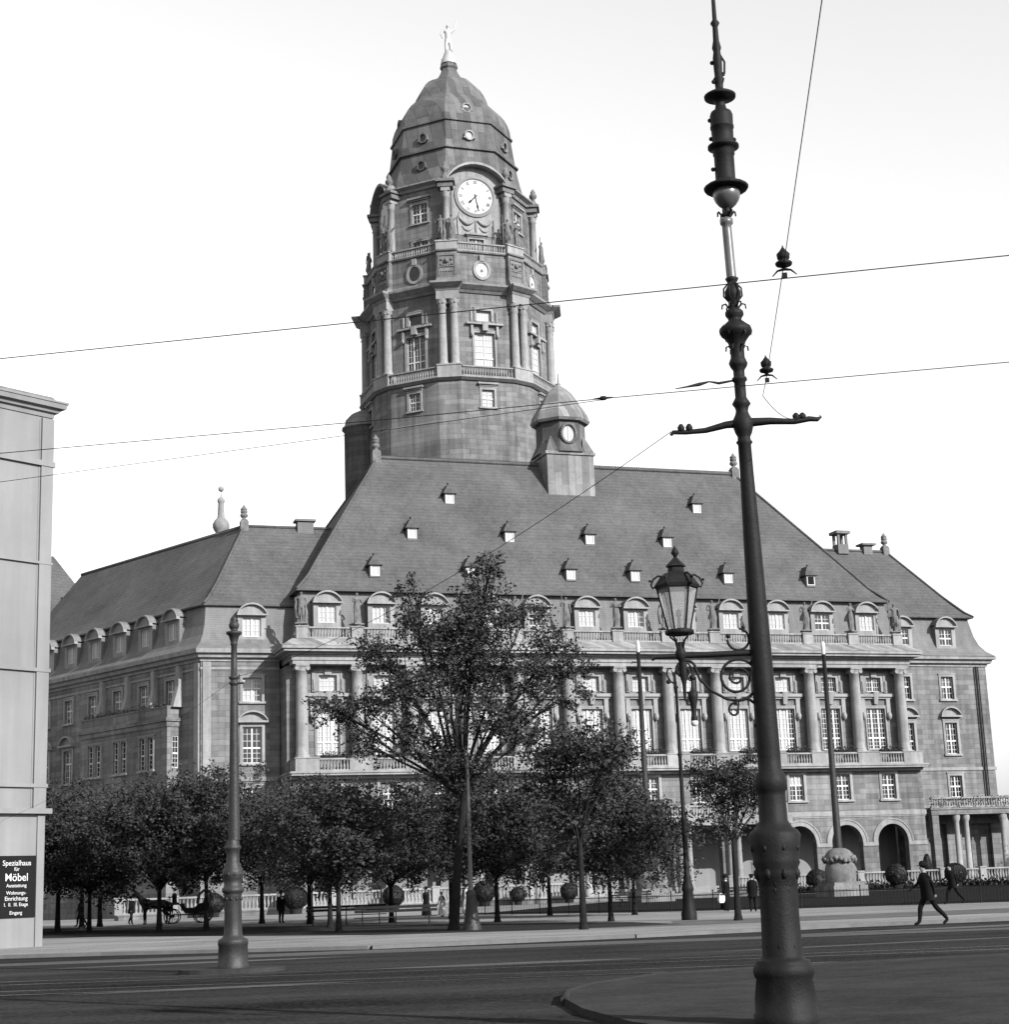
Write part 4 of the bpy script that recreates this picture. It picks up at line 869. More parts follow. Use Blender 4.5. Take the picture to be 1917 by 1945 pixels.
# ------------------------------------------------------------------ statues
def robe(mb, y0=0.0, z1=1.05, w=.2, fw=.27):
    n = 20; mb.loft([[(r*(1+.16*math.cos(6*PI*2*k/n+z*2))*math.cos(2*PI*k/n)+.05*math.sin(z*2.5), y0+r*.8*(1+.12*math.sin(5*PI*2*k/n))*math.sin(2*PI*k/n)-.03, z) for k in range(n)] for z, r in ((.04, fw*.72), (.2, fw*.66), (.45, fw*.62), (.7, w*.9), (z1, w*.74))], 0, True)
arms_v = [(((-.16, 0, -.2), (.05, -.2, .1)), ((.06, .03, -.28), (-.03, -.1, -.24))), (((-.1, .02, -.26), (.14, -.16, -.05)), ((.2, -.05, .12), (.05, -.02, .27))), (((-.2, 0, -.18), (.14, -.05, -.16)), ((.1, 0, -.26), (.03, -.02, -.27))), (((-.08, -.05, -.25), (.18, -.18, .1)), ((.08, -.05, -.25), (-.18, -.18, .1)))]
st_me = []
for i, av in enumerate(arms_v):
    st_me.append(body_mesh('statue', carv, ((-.05, -.06), (-.1, .05)) if i % 2 else ((.0, .08), (-.14, -.04)), av, fingers=False, wide=1.12, lean=.04*(i-1.5)))
rb = []
for i in range(4):
    g = MB()
    if i in (1, 2, 3): robe(g, .02, 1.12 if i != 2 else .95, .2, .26 if i != 2 else .2)
    g.box(-.3, .3, -.28, .28, -.02, .05)
    if i == 0: g.tube([(.22, .05, 0), (.26, .02, .6), (.2, .02, 1.0)], [.12, .09, .06], 7); g.tube([(-.25, .1, 1.4), (-.3, .15, .9), (-.2, .12, .3)], [.05, .09, .12], 6)
    if i == 2: g.tube([(-.34, -.1, 0), (-.36, -.1, 1.9)], .025, 6); g.tube([(.2, .12, 1.35), (.28, .14, .8), (.22, .1, .1)], [.06, .12, .14], 6)
    rb.append(g.mesh('drapery', [carv]))
def statue(p, i, s, rz, label, grp, nm='statue'):
    t = tag(obj(nm, st_me[i], None, p, rz), label, 'statue', grp); t.scale = (s, s, s); obj('drapery', rb[i], t); return t
ordw = ['first', 'second', 'third', 'fourth', 'fifth', 'sixth', 'seventh', 'eighth', 'ninth', 'tenth', 'eleventh', 'twelfth', 'thirteenth']
desc = {0: 'bare stone figure leaning on a stump', 1: 'robed stone figure raising one arm', 2: 'stone figure with a staff', 3: 'robed stone figure with folded arms'}
rowp = [0, 3, 1, 2, 1, 2, 3, 0, 1, 0, 1, 3, 2]
for k, u in enumerate(colu):
    i = rowp[k]; p = W(u, .4, 23.74)
    statue(p, i, 1.62, ANG+(.35 if k % 2 else -.3), '%s, %s post along the roof parapet' % (desc[i], ordw[k]), 'statues along the roof parapet', 'parapet_statue')
tdesc = {(-.5): ('nearer the lit clock face', 0)}
for j, (kk, lab) in enumerate(((-.5, 'left corner of the clock face'), (.5, 'right corner of the clock face'), (-1.5, 'shaded left gallery corner'), (1.5, 'far right corner of the tower gallery'), (3.5, 'rear right corner of the tower gallery'), (-2.5, 'outermost left corner of the tower gallery'))):
    a = R(-90+45*kk); n = Vector((math.cos(a), math.sin(a))); t = Vector((-n.y, n.x)); pair = (-.62, .62) if j < 3 else (0,)
    for q, s in enumerate(pair):
        i = (j*2+q*1) % 4; c = Vector((27.1, 36.3))+n*9.95+t*s; w = W(c.x, c.y, 70.38)
        statue(w, i, 1.85, ANG+a+PI/2+(.4 if q else -.3), '%s at the %s%s' % (desc[i].replace('stone ', ''), lab, ('' if len(pair) == 1 else ', left one' if q == 0 else ', right one')), 'statues on the tower gallery', 'tower_statue')
gm = body_mesh('top_statue', gilt, ((-.04, .0), (-.1, .06)), (((-.14, 0, -.2), (.02, -.1, -.2)), ((.16, 0, .18), (.02, -.02, .3))), fingers=False)
gt = tag(obj('rooftop_statue', gm, None, W(27.1, 36.3, 97.0), ANG), 'pale gilded man with one arm raised on the very top of the tower dome', 'statue'); gt.scale = (2.7, 2.7, 2.7); pm = MB(); pm.lathe([(-.2, .36), (.0, .33), (.12, .26), (.3, .2), (.5, .12)], 0, .02, 12); obj('rocky_base', pm.mesh('rocky_base', [gilt]), gt)
tag(obj('balustrade_statue', st_me[1], None, W(40.2, -3, 1.74), ANG), 'small pale figure on the low balustrade beside the entrance steps', 'statue').scale = (.75,)*3

# ------------------------------------------------------------------ flagpoles
def flagpole(p, h, label, arm):
    t = thing('flagpole', label, 'flagpole', p, ANG, 'flagpoles before the town hall')
    g = MB(); g.box(-1.35, 1.35, -1.35, 1.35, 0, .75); g.box(-1.2, 1.2, -1.2, 1.2, .75, 1.0); g.build('pedestal', [stone], t)
    g = MB(); n = 24
    prof = [(1.0, 1.05), (1.3, 1.1), (1.8, 1.08), (2.2, .98), (2.35, .9), (2.4, 1.05), (2.6, 1.12), (2.9, .98), (3.15, .75), (3.3, .5), (3.35, .2)]
    g.loft([[(r*(1+(.05 if 1.2 < z < 2.3 else .04)*math.cos(9*2*PI*k/n*1.0))*math.cos(2*PI*k/n), r*(1+.04*math.sin(7*2*PI*k/n))*math.sin(2*PI*k/n), z) for k in range(n)] for z, r in prof], 0, True); g.build('urn_base', [carv], t)
    g = MB()
    for q in range(22): aa = 2*PI*q/22; g.ball((1.08*math.cos(aa), 1.08*math.sin(aa), 2.55+.12*math.sin(5*aa)), .2, 6, 0, .9)
    g.build('garland', [carv], t)
    g = MB(); g.lathe([(3.2, .27), (6, .25), (h*.6, .2), (h-.9, .14), (h-.85, .2), (h-.8, .13)], 0, 0, 12); g.tube([(0, 0, h-1.6), (-.55, 0, h-1.55), (-.6, 0, h-1.7)], .05, 6); g.build('pole', [iron_g], t)
    g = MB(); g.lathe([(h-.8, .13), (h-.3, .16), (h, .14), (h+.15, .04)], 0, 0, 10); g.build('tip', [white], t)
    return t
flagpole((9.93, 129.5, 0), 19.6, 'tall flagpole on a carved urn base before the middle columns', 1)
flagpole((22.81, 122.03, 0), 17.96, 'tall flagpole on a carved urn base before the right-hand columns', 1)

# ------------------------------------------------------------------ foreground tram mast
MX, MY = 3.005, 20.0
MA = thing('tram_mast', 'tall black ornate mast with globe lamp, crossarm and lantern, right foreground', 'lamp mast', (MX, MY, 0))
def fl(mb, prof, n=24, amp=0.0, lobes=12, ox=0.0, mi=0, oy=0.0):
    mb.loft([[(ox+o_+r*(1+amp*abs(math.cos(lobes*PI*k/n)))*math.cos(2*PI*k/n), oy+r*(1+amp*abs(math.cos(lobes*PI*k/n)))*math.sin(2*PI*k/n), z) for k in range(n)] for z, r, o_ in [(p+(0,))[:3] if len(p) == 2 else p for p in prof]], mi, True)
g = MB(); fl(g, [(0, .36), (.1, .37), (.12, .35), (.28, .345), (.49, .315), (.52, .335), (.58, .345), (.64, .33), (.67, .305), (.69, .305), (.7, .25), (.75, .228), (1.19, .217), (1.5, .22), (1.56, .225), (1.62, .245), (1.68, .25), (1.73, .245), (1.78, .27), (1.82, .262), (1.95, .28), (2.1, .30), (2.15, .27), (2.19, .21), (2.22, .195), (2.26, .165), (2.55, .158), (2.6, .16), (2.63, .187), (2.8, .17), (2.84, .135), (3.0, .133)], 36, .02, 8)
for k in range(8):
    a = 2*PI*k/8+.2
    for z, r, s in ((1.66, .245, .04), (2.72, .165, .02), (1.95, .28, .022)): g.ball((r*math.cos(a), r*math.sin(a), z), s, 6, 0, 1.6)
    for z, q_ in ((.85, .035), (.98, .022), (1.48, .03), (1.56, .035)): g.ball((.2*math.cos(a+q_*9), .2*math.sin(a+q_*9), z), q_, 6, 0, 2.2)
g.build('base', [iron], MA)
ox = lambda z: -.055*max(0, (z-3))/6
g = MB(); fl(g, [(z, r, ox(z)) for z, r in ((3.0, .133), (4.3, .124), (5.5, .103), (6.44, .082), (6.8, .078), (6.83, .1), (6.86, .078), (6.9, .076), (6.95, .1), (7.06, .13), (7.12, .115), (7.18, .085), (7.23, .072), (7.28, .085), (7.32, .112), (7.36, .09), (7.4, .068), (7.6, .068), (7.62, .09), (7.65, .09), (7.67, .068), (7.75, .068), (7.8, .1), (7.84, .114), (7.88, .1), (7.91, .086), (7.95, .084), (8.05, .086), (8.12, .11), (8.18, .15), (8.22, .19), (8.26, .2), (8.3, .19), (8.36, .12), (8.4, .078), (8.43, .085), (8.47, .112), (8.51, .11), (8.56, .06), (8.6, .055))], 24, .04, 12); o9 = ox(8.7)
g.lathe([(8.6, .05), (8.66, .07), (8.72, .1), (8.78, .1), (8.84, .07), (8.88, .045), (8.92, .07), (8.95, .085), (8.97, .05)], o9, 0, 14)
for k in range(6):
    a = PI/3*k; c, s = math.cos(a), math.sin(a)
    for zz, rr, sg_ in ((8.57, .13, 1), (8.02, .12, 1), (9.8, .1, 1)):
        o_ = ox(zz); g.tube([(o_+.05*c, .05*s, zz-.02), (o_+.1*c, .1*s, zz+.05), (o_+rr*1.1*c, rr*1.1*s, zz+.035), (o_+rr*1.15*c, rr*1.15*s, zz-.02)], [.014, .013, .012, .01], 5)
    g.tube([(o9+.05*c, .05*s, 8.64), (o9+.115*c, .115*s, 8.72), (o9+.11*c, .11*s, 8.82), (o9+.04*c, .04*s, 8.9)], .012, 5)
    g.face([(o9+.19*math.cos(a-.25), .19*math.sin(a-.25), 8.3), (o9+.205*c, .205*s, 8.17), (o9+.19*math.cos(a+.25), .19*math.sin(a+.25), 8.3), (o9+.1*c, .1*s, 8.4)])
g.build('shaft', [iron], MA)
g = MB(); fl(g, [(8.96, .06, ox(9)), (9.6, .058, ox(9.6)-.01), (9.66, .058, ox(9.6)-.01), (9.68, .078, ox(9.6)-.01), (9.74, .08, ox(9.6)-.01), (9.76, .05, -.07)], 24, .05, 12); g.build('upper_shaft', [iron_p], MA)
g = MB(); X = -.045
g.lathe([(9.76, .04), (9.82, .06), (9.86, .04), (9.89, .05)], X-.01, 0, 12)
g.lathe([(10.13, .15), (10.14, .27), (10.17, .285), (10.19, .26), (10.24, .14), (10.27, .128), (10.6, .128), (10.62, .14), (10.66, .135), (10.69, .16), (10.71, .2), (10.735, .2), (10.76, .15), (10.78, .138), (10.97, .142), (10.98, .152), (11.0, .152), (11.02, .145), (11.15, .148), (11.2, .13), (11.24, .075), (11.33, .06), (11.38, .1), (11.4, .2), (11.43, .205), (11.46, .16), (11.5, .07), (11.54, .05), (11.6, .055), (11.66, .075), (11.7, .05), (11.8, .055), (11.95, .06), (12.05, .045), (12.1, .06), (12.2, .04), (12.4, .035), (12.45, .06), (12.5, .03), (13.2, .02)], X, 0, 20)
for z, a in ((10.85, 2.9), (10.83, .2), (10.42, 3.2), (11.1, 3.0), (11.75, .4), (11.9, 3.0), (11.62, 3.3), (11.72, 1)): g.ball((X+.15*math.cos(a) if z < 11.3 else X+.07*math.cos(a), .1*math.sin(a), z), .03, 6)
g.tube([(X-.03, 0, 11.62), (X+.08, 0, 11.75), (X+.09, 0, 11.9), (X+.03, 0, 12.02)], .015, 6)
hs_ = g.build('lamp_housing', [iron], MA)
g = MB(); g.lathe([(9.88, .03), (9.9, .07), (9.94, .115), (9.99, .15), (10.05, .172), (10.1, .172), (10.14, .155)], X, 0, 20); g.build('globe', [frost], MA)
g = MB()      # crossarm
g.tube([(-.93, 0, 6.955), (-.9, 0, 6.99), (-.75, 0, 6.985), (-.5, 0, 7.0), (-.25, 0, 7.06), (0, 0, 7.08), (.3, 0, 7.09), (.6, 0, 7.07), (.78, 0, 7.1), (.88, 0, 7.09), (.93, 0, 7.12), (.91, 0, 7.14)], [.02, .028, .03, .035, .045, .06, .045, .035, .035, .03, .012, .008], 8)
for x in (-.8, -.7, .62, .7): g.lathe([(6.99, .02), (7.0, .04), (7.05, .045), (7.09, .02)] if x < 0 else [(7.09, .02), (7.1, .04), (7.15, .045), (7.18, .02)], x, 0, 8)
g.build('crossarm', [iron], MA)
g = MB()      # scrolled bracket
g.tube([(-1.32, 0, 4.22), (-1.27, 0, 4.235), (-1.0, 0, 4.235), (-.1, 0, 4.245)], [.04, .03, .032, .038], 8)
sp = lambda cx, cz, r0, r1, a0, a1, n=30: [(cx+(r0+(r1-r0)*i/n)*math.cos(a0+(a1-a0)*i/n), 0, cz+(r0+(r1-r0)*i/n)*math.sin(a0+(a1-a0)*i/n)) for i in range(n+1)]
g.tube(sp(-.31, 3.95, .27, .03, -PI*.5, PI*4.1, 60), [.02-.006*i/60 for i in range(61)], 6)
g.tube([(-.31, 0, 3.68), (-.45, 0, 3.7), (-.62, 0, 3.8), (-.76, 0, 3.95), (-.8, 0, 4.08)]+sp(-.93, 4.06, .14, .035, .1, PI*2.3, 26)[1:], .017, 6)
g.tube([(-.31, 0, 3.68), (-.2, 0, 3.7), (-.1, 0, 3.62), (-.06, 0, 3.5)], .018, 6); g.tube(sp(-.36, 3.56, .1, .02, PI*.4, PI*2.1, 20), .015, 6); g.ball((-.12, 0, 3.38), .035, 8); g.tube([(-.31, 0, 3.68), (-.33, 0, 3.56)], .012, 5)
g.tube(sp(-.27, 4.41, .13, .13, -PI, PI*.45, 16), .016, 6); g.ball((-.39, 0, 4.45), .03, 8); g.ball((-.2, 0, 4.55), .025, 8); g.ball((-.12, 0, 4.13), .035, 8)
g.build('bracket', [iron], MA)
LX = -.965
LN = g = MB()
g.lathe([(4.15, .02), (4.2, .05), (4.26, .07), (4.32, .05), (4.36, .03), (4.4, .03)], LX, 0, 10)
g.lathe([(3.7, .015), (3.9, .025), (4.0, .05), (4.16, .045)], LX+.02, 0, 8)
for k in range(4):
    a = PI/4+PI/2*k; c, s = math.cos(a), math.sin(a); g.tube([(LX+.04*c, .04*s, 4.3), (LX+.07*c, .07*s, 4.42), (LX+.15*c, .15*s, 4.48), (LX+.13*c, .13*s, 4.52)], .012, 5)
g.lathe([(4.49, .16), (4.5, .175), (4.54, .175), (4.55, .14)], LX, 0, 12)
def hexr(r, z, ph=0): return [(LX+r*math.cos(ph+PI/3*k), r*math.sin(ph+PI/3*k), z) for k in range(6)]
for k in range(6):
    a, b = hexr(.135, 4.55)[k], hexr(.245, 5.06)[k]; g.tube([a, b], .011, 5)
    c_ = PI/3*k; c, s = math.cos(c_), math.sin(c_); g.tube([(LX+.15*c, .15*s, 5.2), (LX+.22*c, .22*s, 5.21), (LX+.28*c, .28*s, 5.17), (LX+.31*c, .31*s, 5.1), (LX+.29*c, .29*s, 5.06), (LX+.25*c, .25*s, 5.08)], .013, 5); g.ball((LX+.32*c, .32*s, 5.15), .018, 6)
g.loft([hexr(.26, 5.05), hexr(.27, 5.09), hexr(.2, 5.19), hexr(.14, 5.24), hexr(.1, 5.25), hexr(.095, 5.31), hexr(.125, 5.315), hexr(.11, 5.34), hexr(.05, 5.4), hexr(.022, 5.43)])
g.lathe([(5.42, .02), (5.45, .025), (5.48, .05), (5.52, .035), (5.57, .005)], LX, 0, 8)
lan = g.build('lantern', [iron], MA)
g = MB(); g.loft([hexr(.128, 4.56), hexr(.236, 5.05)], caps=(False, False)); g.build('lantern_glass', [pane_m], lan)
g = MB(); g.lathe([(4.55, .02), (4.7, .02), (4.72, .035), (4.78, .03), (4.8, .01)], LX, 0, 8); g.build('burner', [iron_g], lan)

# ------------------------------------------------------------------ left tram pole
LPo = thing('tram_pole', 'grey cast-iron tram pole with a fluted base standing at the road edge on the left', 'pole', (-6.66, 40.26, 0))
g = MB(); fl(g, [(0, .36), (.06, .36), (.1, .34), (.5, .33), (.52, .345), (.6, .34), (.64, .33), (.68, .25), (.76, .21), (.95, .2), (1.6, .19), (1.64, .205), (1.67, .195), (1.7, .235), (1.74, .255), (1.8, .25), (1.83, .21), (1.95, .2), (2.0, .215), (2.05, .235), (2.15, .24), (2.24, .225), (2.3, .18), (2.34, .19), (2.38, .15), (2.55, .145), (2.68, .16), (2.71, .19), (2.75, .185), (2.8, .145), (2.9, .14)], 32, .03, 8); 
for k in range(10):
    a = 2*PI*k/10
    g.ball((.225*math.cos(a), .225*math.sin(a), 2.12), .045, 6, 0, 1.3); g.ball((.2*math.cos(a+.3), .2*math.sin(a+.3), 1.56), .03, 6, 0, 1.6)
g.build('base', [iron_g], LPo)
g = MB(); g.lathe([(2.9, .138), (4.4, .115), (6.5, .092), (6.55, .09), (6.57, .12), (6.62, .12), (6.64, .09), (6.68, .09), (6.7, .125), (6.75, .125), (6.77, .08), (7.5, .072), (7.52, .09), (7.56, .08), (7.64, .1), (7.74, .13), (7.78, .19), (7.83, .19), (7.85, .1), (7.88, .07), (7.92, .11), (8.0, .13), (8.06, .1), (8.1, .06), (8.14, .09), (8.2, .03)], 0.03, 0, 16)
g.tube([(.03, 0, 6.6), (.2, -.02, 6.58), (.26, -.03, 6.6)], .025, 6); g.tube([(.03, 0, 7.98), (.13, 0, 8.1), (.1, 0, 8.15)], .015, 5); g.build('shaft', [iron_g], LPo)
# lamp post with a hanging arc lamp
AL = thing('street_lamp', 'slender black lamp post with a curled gooseneck and hanging arc lamp', 'street lamp', (6.83, 69.7, 0))
g = MB(); fl(g, [(0, .3), (.3, .3), (.4, .24), (1.1, .2), (1.2, .24), (1.3, .22), (1.6, .14), (1.7, .16), (1.8, .11), (3.9, .09), (4.0, .13), (4.1, .085), (6.5, .07), (6.6, .1), (6.7, .065), (9.3, .055), (9.35, .1), (9.45, .05), (9.6, .05)], 20, .05, 8)
g.build('post', [iron], AL)
g = MB(); g.tube([(0, 0, 9.2), (-.02, 0, 9.9), (.1, 0, 10.25), (.3, 0, 10.4), (.55, 0, 10.35), (.72, 0, 10.1), (.7, 0, 9.85)], .045, 7); g.tube([(0, 0, 9.5), (-.2, 0, 9.6), (-.35, 0, 9.9), (-.3, 0, 10.15), (-.15, 0, 10.15)], .04, 6)
g.tube([(.15, 0, 10.25), (.4, 0, 10.0), (.5, 0, 9.7), (.62, 0, 9.6)], .03, 6); g.ball((.7, 0, 9.75), .14, 8); g.ball((-.3, 0, 9.6), .1, 8); g.build('gooseneck', [iron], AL)
g = MB(); g.lathe([(7.95, .14), (8.1, .14), (8.2, .1), (8.5, .12), (8.9, .2), (9.15, .23), (9.2, .1), (9.4, .06), (9.7, .05)], .68, 0, 14); hl_ = g.build('arc_lamp', [iron], AL)
g = MB(); g.ball((.68, 0, 7.88), .16, 12); g.build('globe', [white], hl_)
# slim pale pole in the tree row
SPp = thing('signal_pole', 'slim pale pole with a flared dark base among the middle trees', 'pole', (-1.83, 66.5, 0))
g = MB(); fl(g, [(0, .36), (.15, .34), (.5, .24), (1.3, .18), (1.4, .2), (1.5, .13)], 20, .06, 8); g.build('base', [iron_g], SPp)
g = MB(); g.lathe([(1.5, .1), (3, .085), (6.6, .07), (6.62, .14), (6.7, .14), (6.75, .08), (6.85, .03)], 0, 0, 12); g.build('pole', [iron_p], SPp)

# ------------------------------------------------------------------ overhead wires
def wire(pts, r, label, sag=0.0, cat='wire', grp='overhead tram wires', name='overhead_wire'):
    out = []
    for (a, b) in zip(pts, pts[1:]):
        a, b = Vector(a), Vector(b)
        for i in range(16): t = i/16; p = a.lerp(b, t); p.z -= sag*4*t*(1-t); out.append(p)
    out.append(Vector(pts[-1])); g = MB(); g.tube(out, r, 5); return tag(g.build(name, [wire_m]), label, cat, grp)
wire([(-12.4, 14.8, 6), (14.7, 9.5, 6)], .0045, 'highest of the long tram wires, crossing the sky in front of the tower columns')
wire([(-17.7, 18.5, 6), (-1.05, 15.42, 6), (.95, 14.99, 6), (14.5, 12.4, 6)], .0045, 'tram wire across the tower shaft and past the mast collar')
wire([(-12, 19.7, 6), (-1.08, 15.79, 6), (.95, 15.03, 6)], .0035, 'lowest long tram wire at the left, joining another beside the turret')
wire([(2.46, 15.2, 6.03), (2.41, 14.62, 6.03), (2.15, 11.9, 6.08), (1.6, 6.0, 6.35)], .0035, 'thin steep span wire running up to the top edge right of the mast', 0.0)
wire([(2.46, 15.2, 6.03), (3.7, 20, 7.15)], .004, 'slack thin wire from the span joint down to the right arm of the mast', .12)
wire([(2.08, 20, 7.0), (-6.6, 40.2, 6.72)], .0052, 'dark sagging wire across the roof between mast and left tram pole', .38)
wire([(-6.66, 40.2, 6.66), (-19.4, 64.5, 4.7)], .004, 'short wire from the left tram pole down to the corner building', .3)
def hanger(p, dx, label):
    t = thing('insulator', label, 'insulator', p, math.atan2(dx[1], dx[0]), 'wire insulators')
    g = MB(); g.tube([(-.09, 0, -.02), (-.05, 0, .02), (0, 0, .03), (.05, 0, .02), (.09, 0, -.02)], [.004, .008, .012, .008, .004], 6); g.box(-.02, .02, -.01, .01, -.04, .0); g.build('clamp', [iron], t)
    g = MB(); g.lathe([(.02, .01), (.05, .02), (.06, .06), (.08, .065), (.1, .03), (.11, .045), (.15, .05), (.17, .03), (.2, .008), (.22, .002)], 0, 0, 10); g.build('bell', [iron], t)
hanger((2.15, 11.89, 6.02), (1, -.19), 'bell-shaped insulator on the upper wire right of the mast'); hanger((2.41, 14.59, 6.02), (1, -.19), 'bell-shaped insulator on the lower wire right of the mast')
g = MB(); g.tube([(-.09, 0, 0), (-.03, 0, 0), (-.02, 0, 0), (.02, 0, 0), (.03, 0, 0), (.09, 0, 0)], [.006, .012, .022, .022, .012, .006], 7); q = tag(g.build('wire_coupling', [iron]), 'small dark coupling on the wire right of the turret dome', 'coupling'); q.location = (.95, 14.98, 6.0); q.rotation_euler.z = -.2
g = MB(); g.tube([(2.15, 19.85, 7.5), (2.3, 19.88, 7.53), (2.45, 19.9, 7.56), (2.58, 19.93, 7.6), (2.7, 19.95, 7.58), (2.93, 20, 7.63)], [.006, .012, .024, .01, .018, .012], 7); q = tag(g.build('wire_tensioner', [iron]), 'dark wire tensioner fixed to the left of the mast collar', 'tensioner')
# ------------------------------------------------------------------ trees
def tree_meshes(seed, base_h, clumps, tr, nleaf, lsize, lean=(0, 0), spray=False):
    rnd = random.Random(seed); tk = MB(); tips = []
    top = Vector((lean[0], lean[1], base_h)); pts = [Vector((0, 0, -.05)), Vector((lean[0]*.3, lean[1]*.3, base_h*.4)), top]
    tk.tube([(0, 0, -.05), (0, 0, .25), pts[1], top], [tr*1.5, tr*1.05, tr*.85, tr*.7], 9)
    for (c, r) in clumps:
        c = Vector(c); st = top.lerp(Vector((0, 0, base_h*.8)), rnd.random()*.5); mid = st.lerp(c, .5)+Vector((rnd.uniform(-.3, .3), rnd.uniform(-.3, .3), rnd.uniform(-.1, .5)))
        L = (c-st).length; r0 = tr*.42; tk.tube([st, st.lerp(mid, .5)+Vector((0, 0, .1)), mid, mid.lerp(c, .6), c], [r0, r0*.8, r0*.6, r0*.42, r0*.25], 6); tips.append(c)
        for j in range(9):
            d = Vector((rnd.gauss(0, 1), rnd.gauss(0, 1), rnd.gauss(.25, .8))).normalized(); e = c+Vector((d.x*r[0], d.y*r[1], d.z*r[2]))*rnd.uniform(.6, 1.05)
            s = mid.lerp(c, rnd.uniform(.1, 1)); m = s.lerp(e, .5)+Vector((0, 0, rnd.uniform(0, .25))); tk.tube([s, m, e], [r0*.28, r0*.18, r0*.06], 4)
            for q in range(2):
                e2 = m.lerp(e, rnd.uniform(.3, 1))+Vector((rnd.gauss(0, 1), rnd.gauss(0, 1), rnd.gauss(.1, 1)))*.28*r[0]; tk.tube([m.lerp(e, .4), e2], [r0*.1, r0*.04], 3)
    lf = MB(); tot = sum(r[0]*r[1]*r[2] for c, r in clumps)
    for (c, r) in clumps:
        k = int(nleaf*r[0]*r[1]*r[2]/tot); nc = max(8, k//75); cen = []
        for i in range(nc):
            d = Vector((rnd.gauss(0, 1), rnd.gauss(0, 1), rnd.gauss(0, 1))).normalized()*(rnd.random()**.4)*rnd.choice((.8, 1.0, 1.0, 1.2)); cen.append((Vector(c)+Vector((d.x*r[0], d.y*r[1], d.z*r[2])), rnd.uniform(.1, .34)*r[0]**.5))
        for i in range(k):
            cc, sp_ = cen[rnd.randrange(nc)]; p = cc+Vector((rnd.gauss(0, 1)*sp_, rnd.gauss(0, 1)*sp_, rnd.gauss(0, 1)*sp_*.75))
            a = Vector((rnd.gauss(0, 1), rnd.gauss(0, 1), rnd.gauss(0, .7))).normalized(); b = a.cross(Vector((rnd.gauss(0, 1), rnd.gauss(0, 1), rnd.gauss(0, 1)))).normalized(); s = lsize*rnd.uniform(.6, 1.35)
            lf.face([p-a*s*.5, p+b*s*.34-a*s*.05, p+a*s*.55, p-b*s*.34-a*s*.05])
    for i in range(len(clumps)*7):      # loose sprays reaching out of the crown
        c, r = clumps[rnd.randrange(len(clumps))]; dd = Vector((rnd.gauss(0, 1), rnd.gauss(0, 1), rnd.gauss(.35, .8))).normalized(); s0 = Vector(c)+Vector((dd.x*r[0], dd.y*r[1], dd.z*r[2]))*.7; e = s0+dd*rnd.uniform(.4, 1.0)*min(1, r[0])+Vector((0, 0, -.05))
        tk.tube([s0, e], [tr*.05, tr*.015], 3)
        for q in range(26):
            p = s0.lerp(e, rnd.random()**.7)+Vector((rnd.gauss(0, 1), rnd.gauss(0, 1), rnd.gauss(0, 1)))*.1
            a = Vector((rnd.gauss(0, 1), rnd.gauss(0, 1), rnd.gauss(0, .7))).normalized(); b = a.cross(Vector((rnd.gauss(0, 1), rnd.gauss(0, 1), rnd.gauss(0, 1)))).normalized(); s = lsize*rnd.uniform(.5, 1.5)
            lf.face([p-a*s*.5, p+b*s*.34, p+a*s*.55, p-b*s*.34])
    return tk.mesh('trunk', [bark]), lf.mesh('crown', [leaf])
def put_tree(ms, p, s, rz, label, grp, name='street_tree'):
    t = thing(name, label, 'tree', p, rz, grp); t.scale = s if hasattr(s, '__len__') else (s, s, s); obj('trunk', ms[0], t); obj('crown', ms[1], t); return t
big = tree_meshes(7, 5.6, [((1.7, .3, 13.5), (.9, .9, 1.2)), ((1.3, 0, 12.1), (1.5, 1.5, 1.1)), ((-.9, .4, 12.1), (1.1, 1.2, 1.0)), ((3.0, -.3, 11.7), (1.1, 1.1, 1.0)), ((-2.5, 0, 11.0), (1.2, 1.2, .9)), ((.8, .5, 10.2), (1.9, 1.7, 1.4)), ((3.6, .4, 9.8), (1.3, 1.3, .9)), ((5.2, 0, 10.2), (.8, .9, .55)), ((4.6, -.4, 8.9), (1.0, 1.0, .6)), ((-3.4, .3, 8.8), (1.1, 1.1, .7)), ((-1.5, -.4, 9.2), (1.6, 1.5, 1.2)), ((1.8, -.5, 8.2), (1.5, 1.5, 1.1)), ((-3.2, -.2, 7.2), (1.1, 1.1, .6)), ((-.9, .5, 7.4), (1.4, 1.3, .9)), ((3.3, .3, 7.5), (1.1, 1.1, .7)), ((.6, .2, 6.0), (1.6, 1.5, .8)), ((-4.3, .1, 8.4), (.7, .7, .4)), ((.2, .0, 11.2), (1.5, 1.4, 1.2)), ((-5.0, .2, 8.9), (.6, .6, .3)), ((1.9, .1, 14.4), (.45, .45, .6)), ((-1.5, .2, 13.4), (.5, .5, .6)), ((4.4, .2, 11.0), (.6, .6, .4))], .2, 32000, .13, (.6, 0), spray=True)
put_tree(big, (-2.55, 67.5, 0), 1, 0, 'largest airy tree, tall and ragged, standing before the left half of the columns', 'trees along the promenade')
def small(seed, fork, cz, rx, rz_, n, ls=.2, k=7):
    rnd = random.Random(seed); cl = [((0, 0, cz+rz_*.35), (rx*.62, rx*.62, rz_*.62))]
    for i in range(k): a = 2*PI*i/k+rnd.random()*.6; cl.append(((rx*rnd.uniform(.4,.7)*math.cos(a), rx*rnd.uniform(.4,.7)*math.sin(a), cz+rnd.uniform(-.6, .5)*rz_), (rx*rnd.uniform(.38, .55), rx*rnd.uniform(.38, .55), rz_*rnd.uniform(.35, .5))))
    return tree_meshes(seed, fork, cl, .13, n, ls)
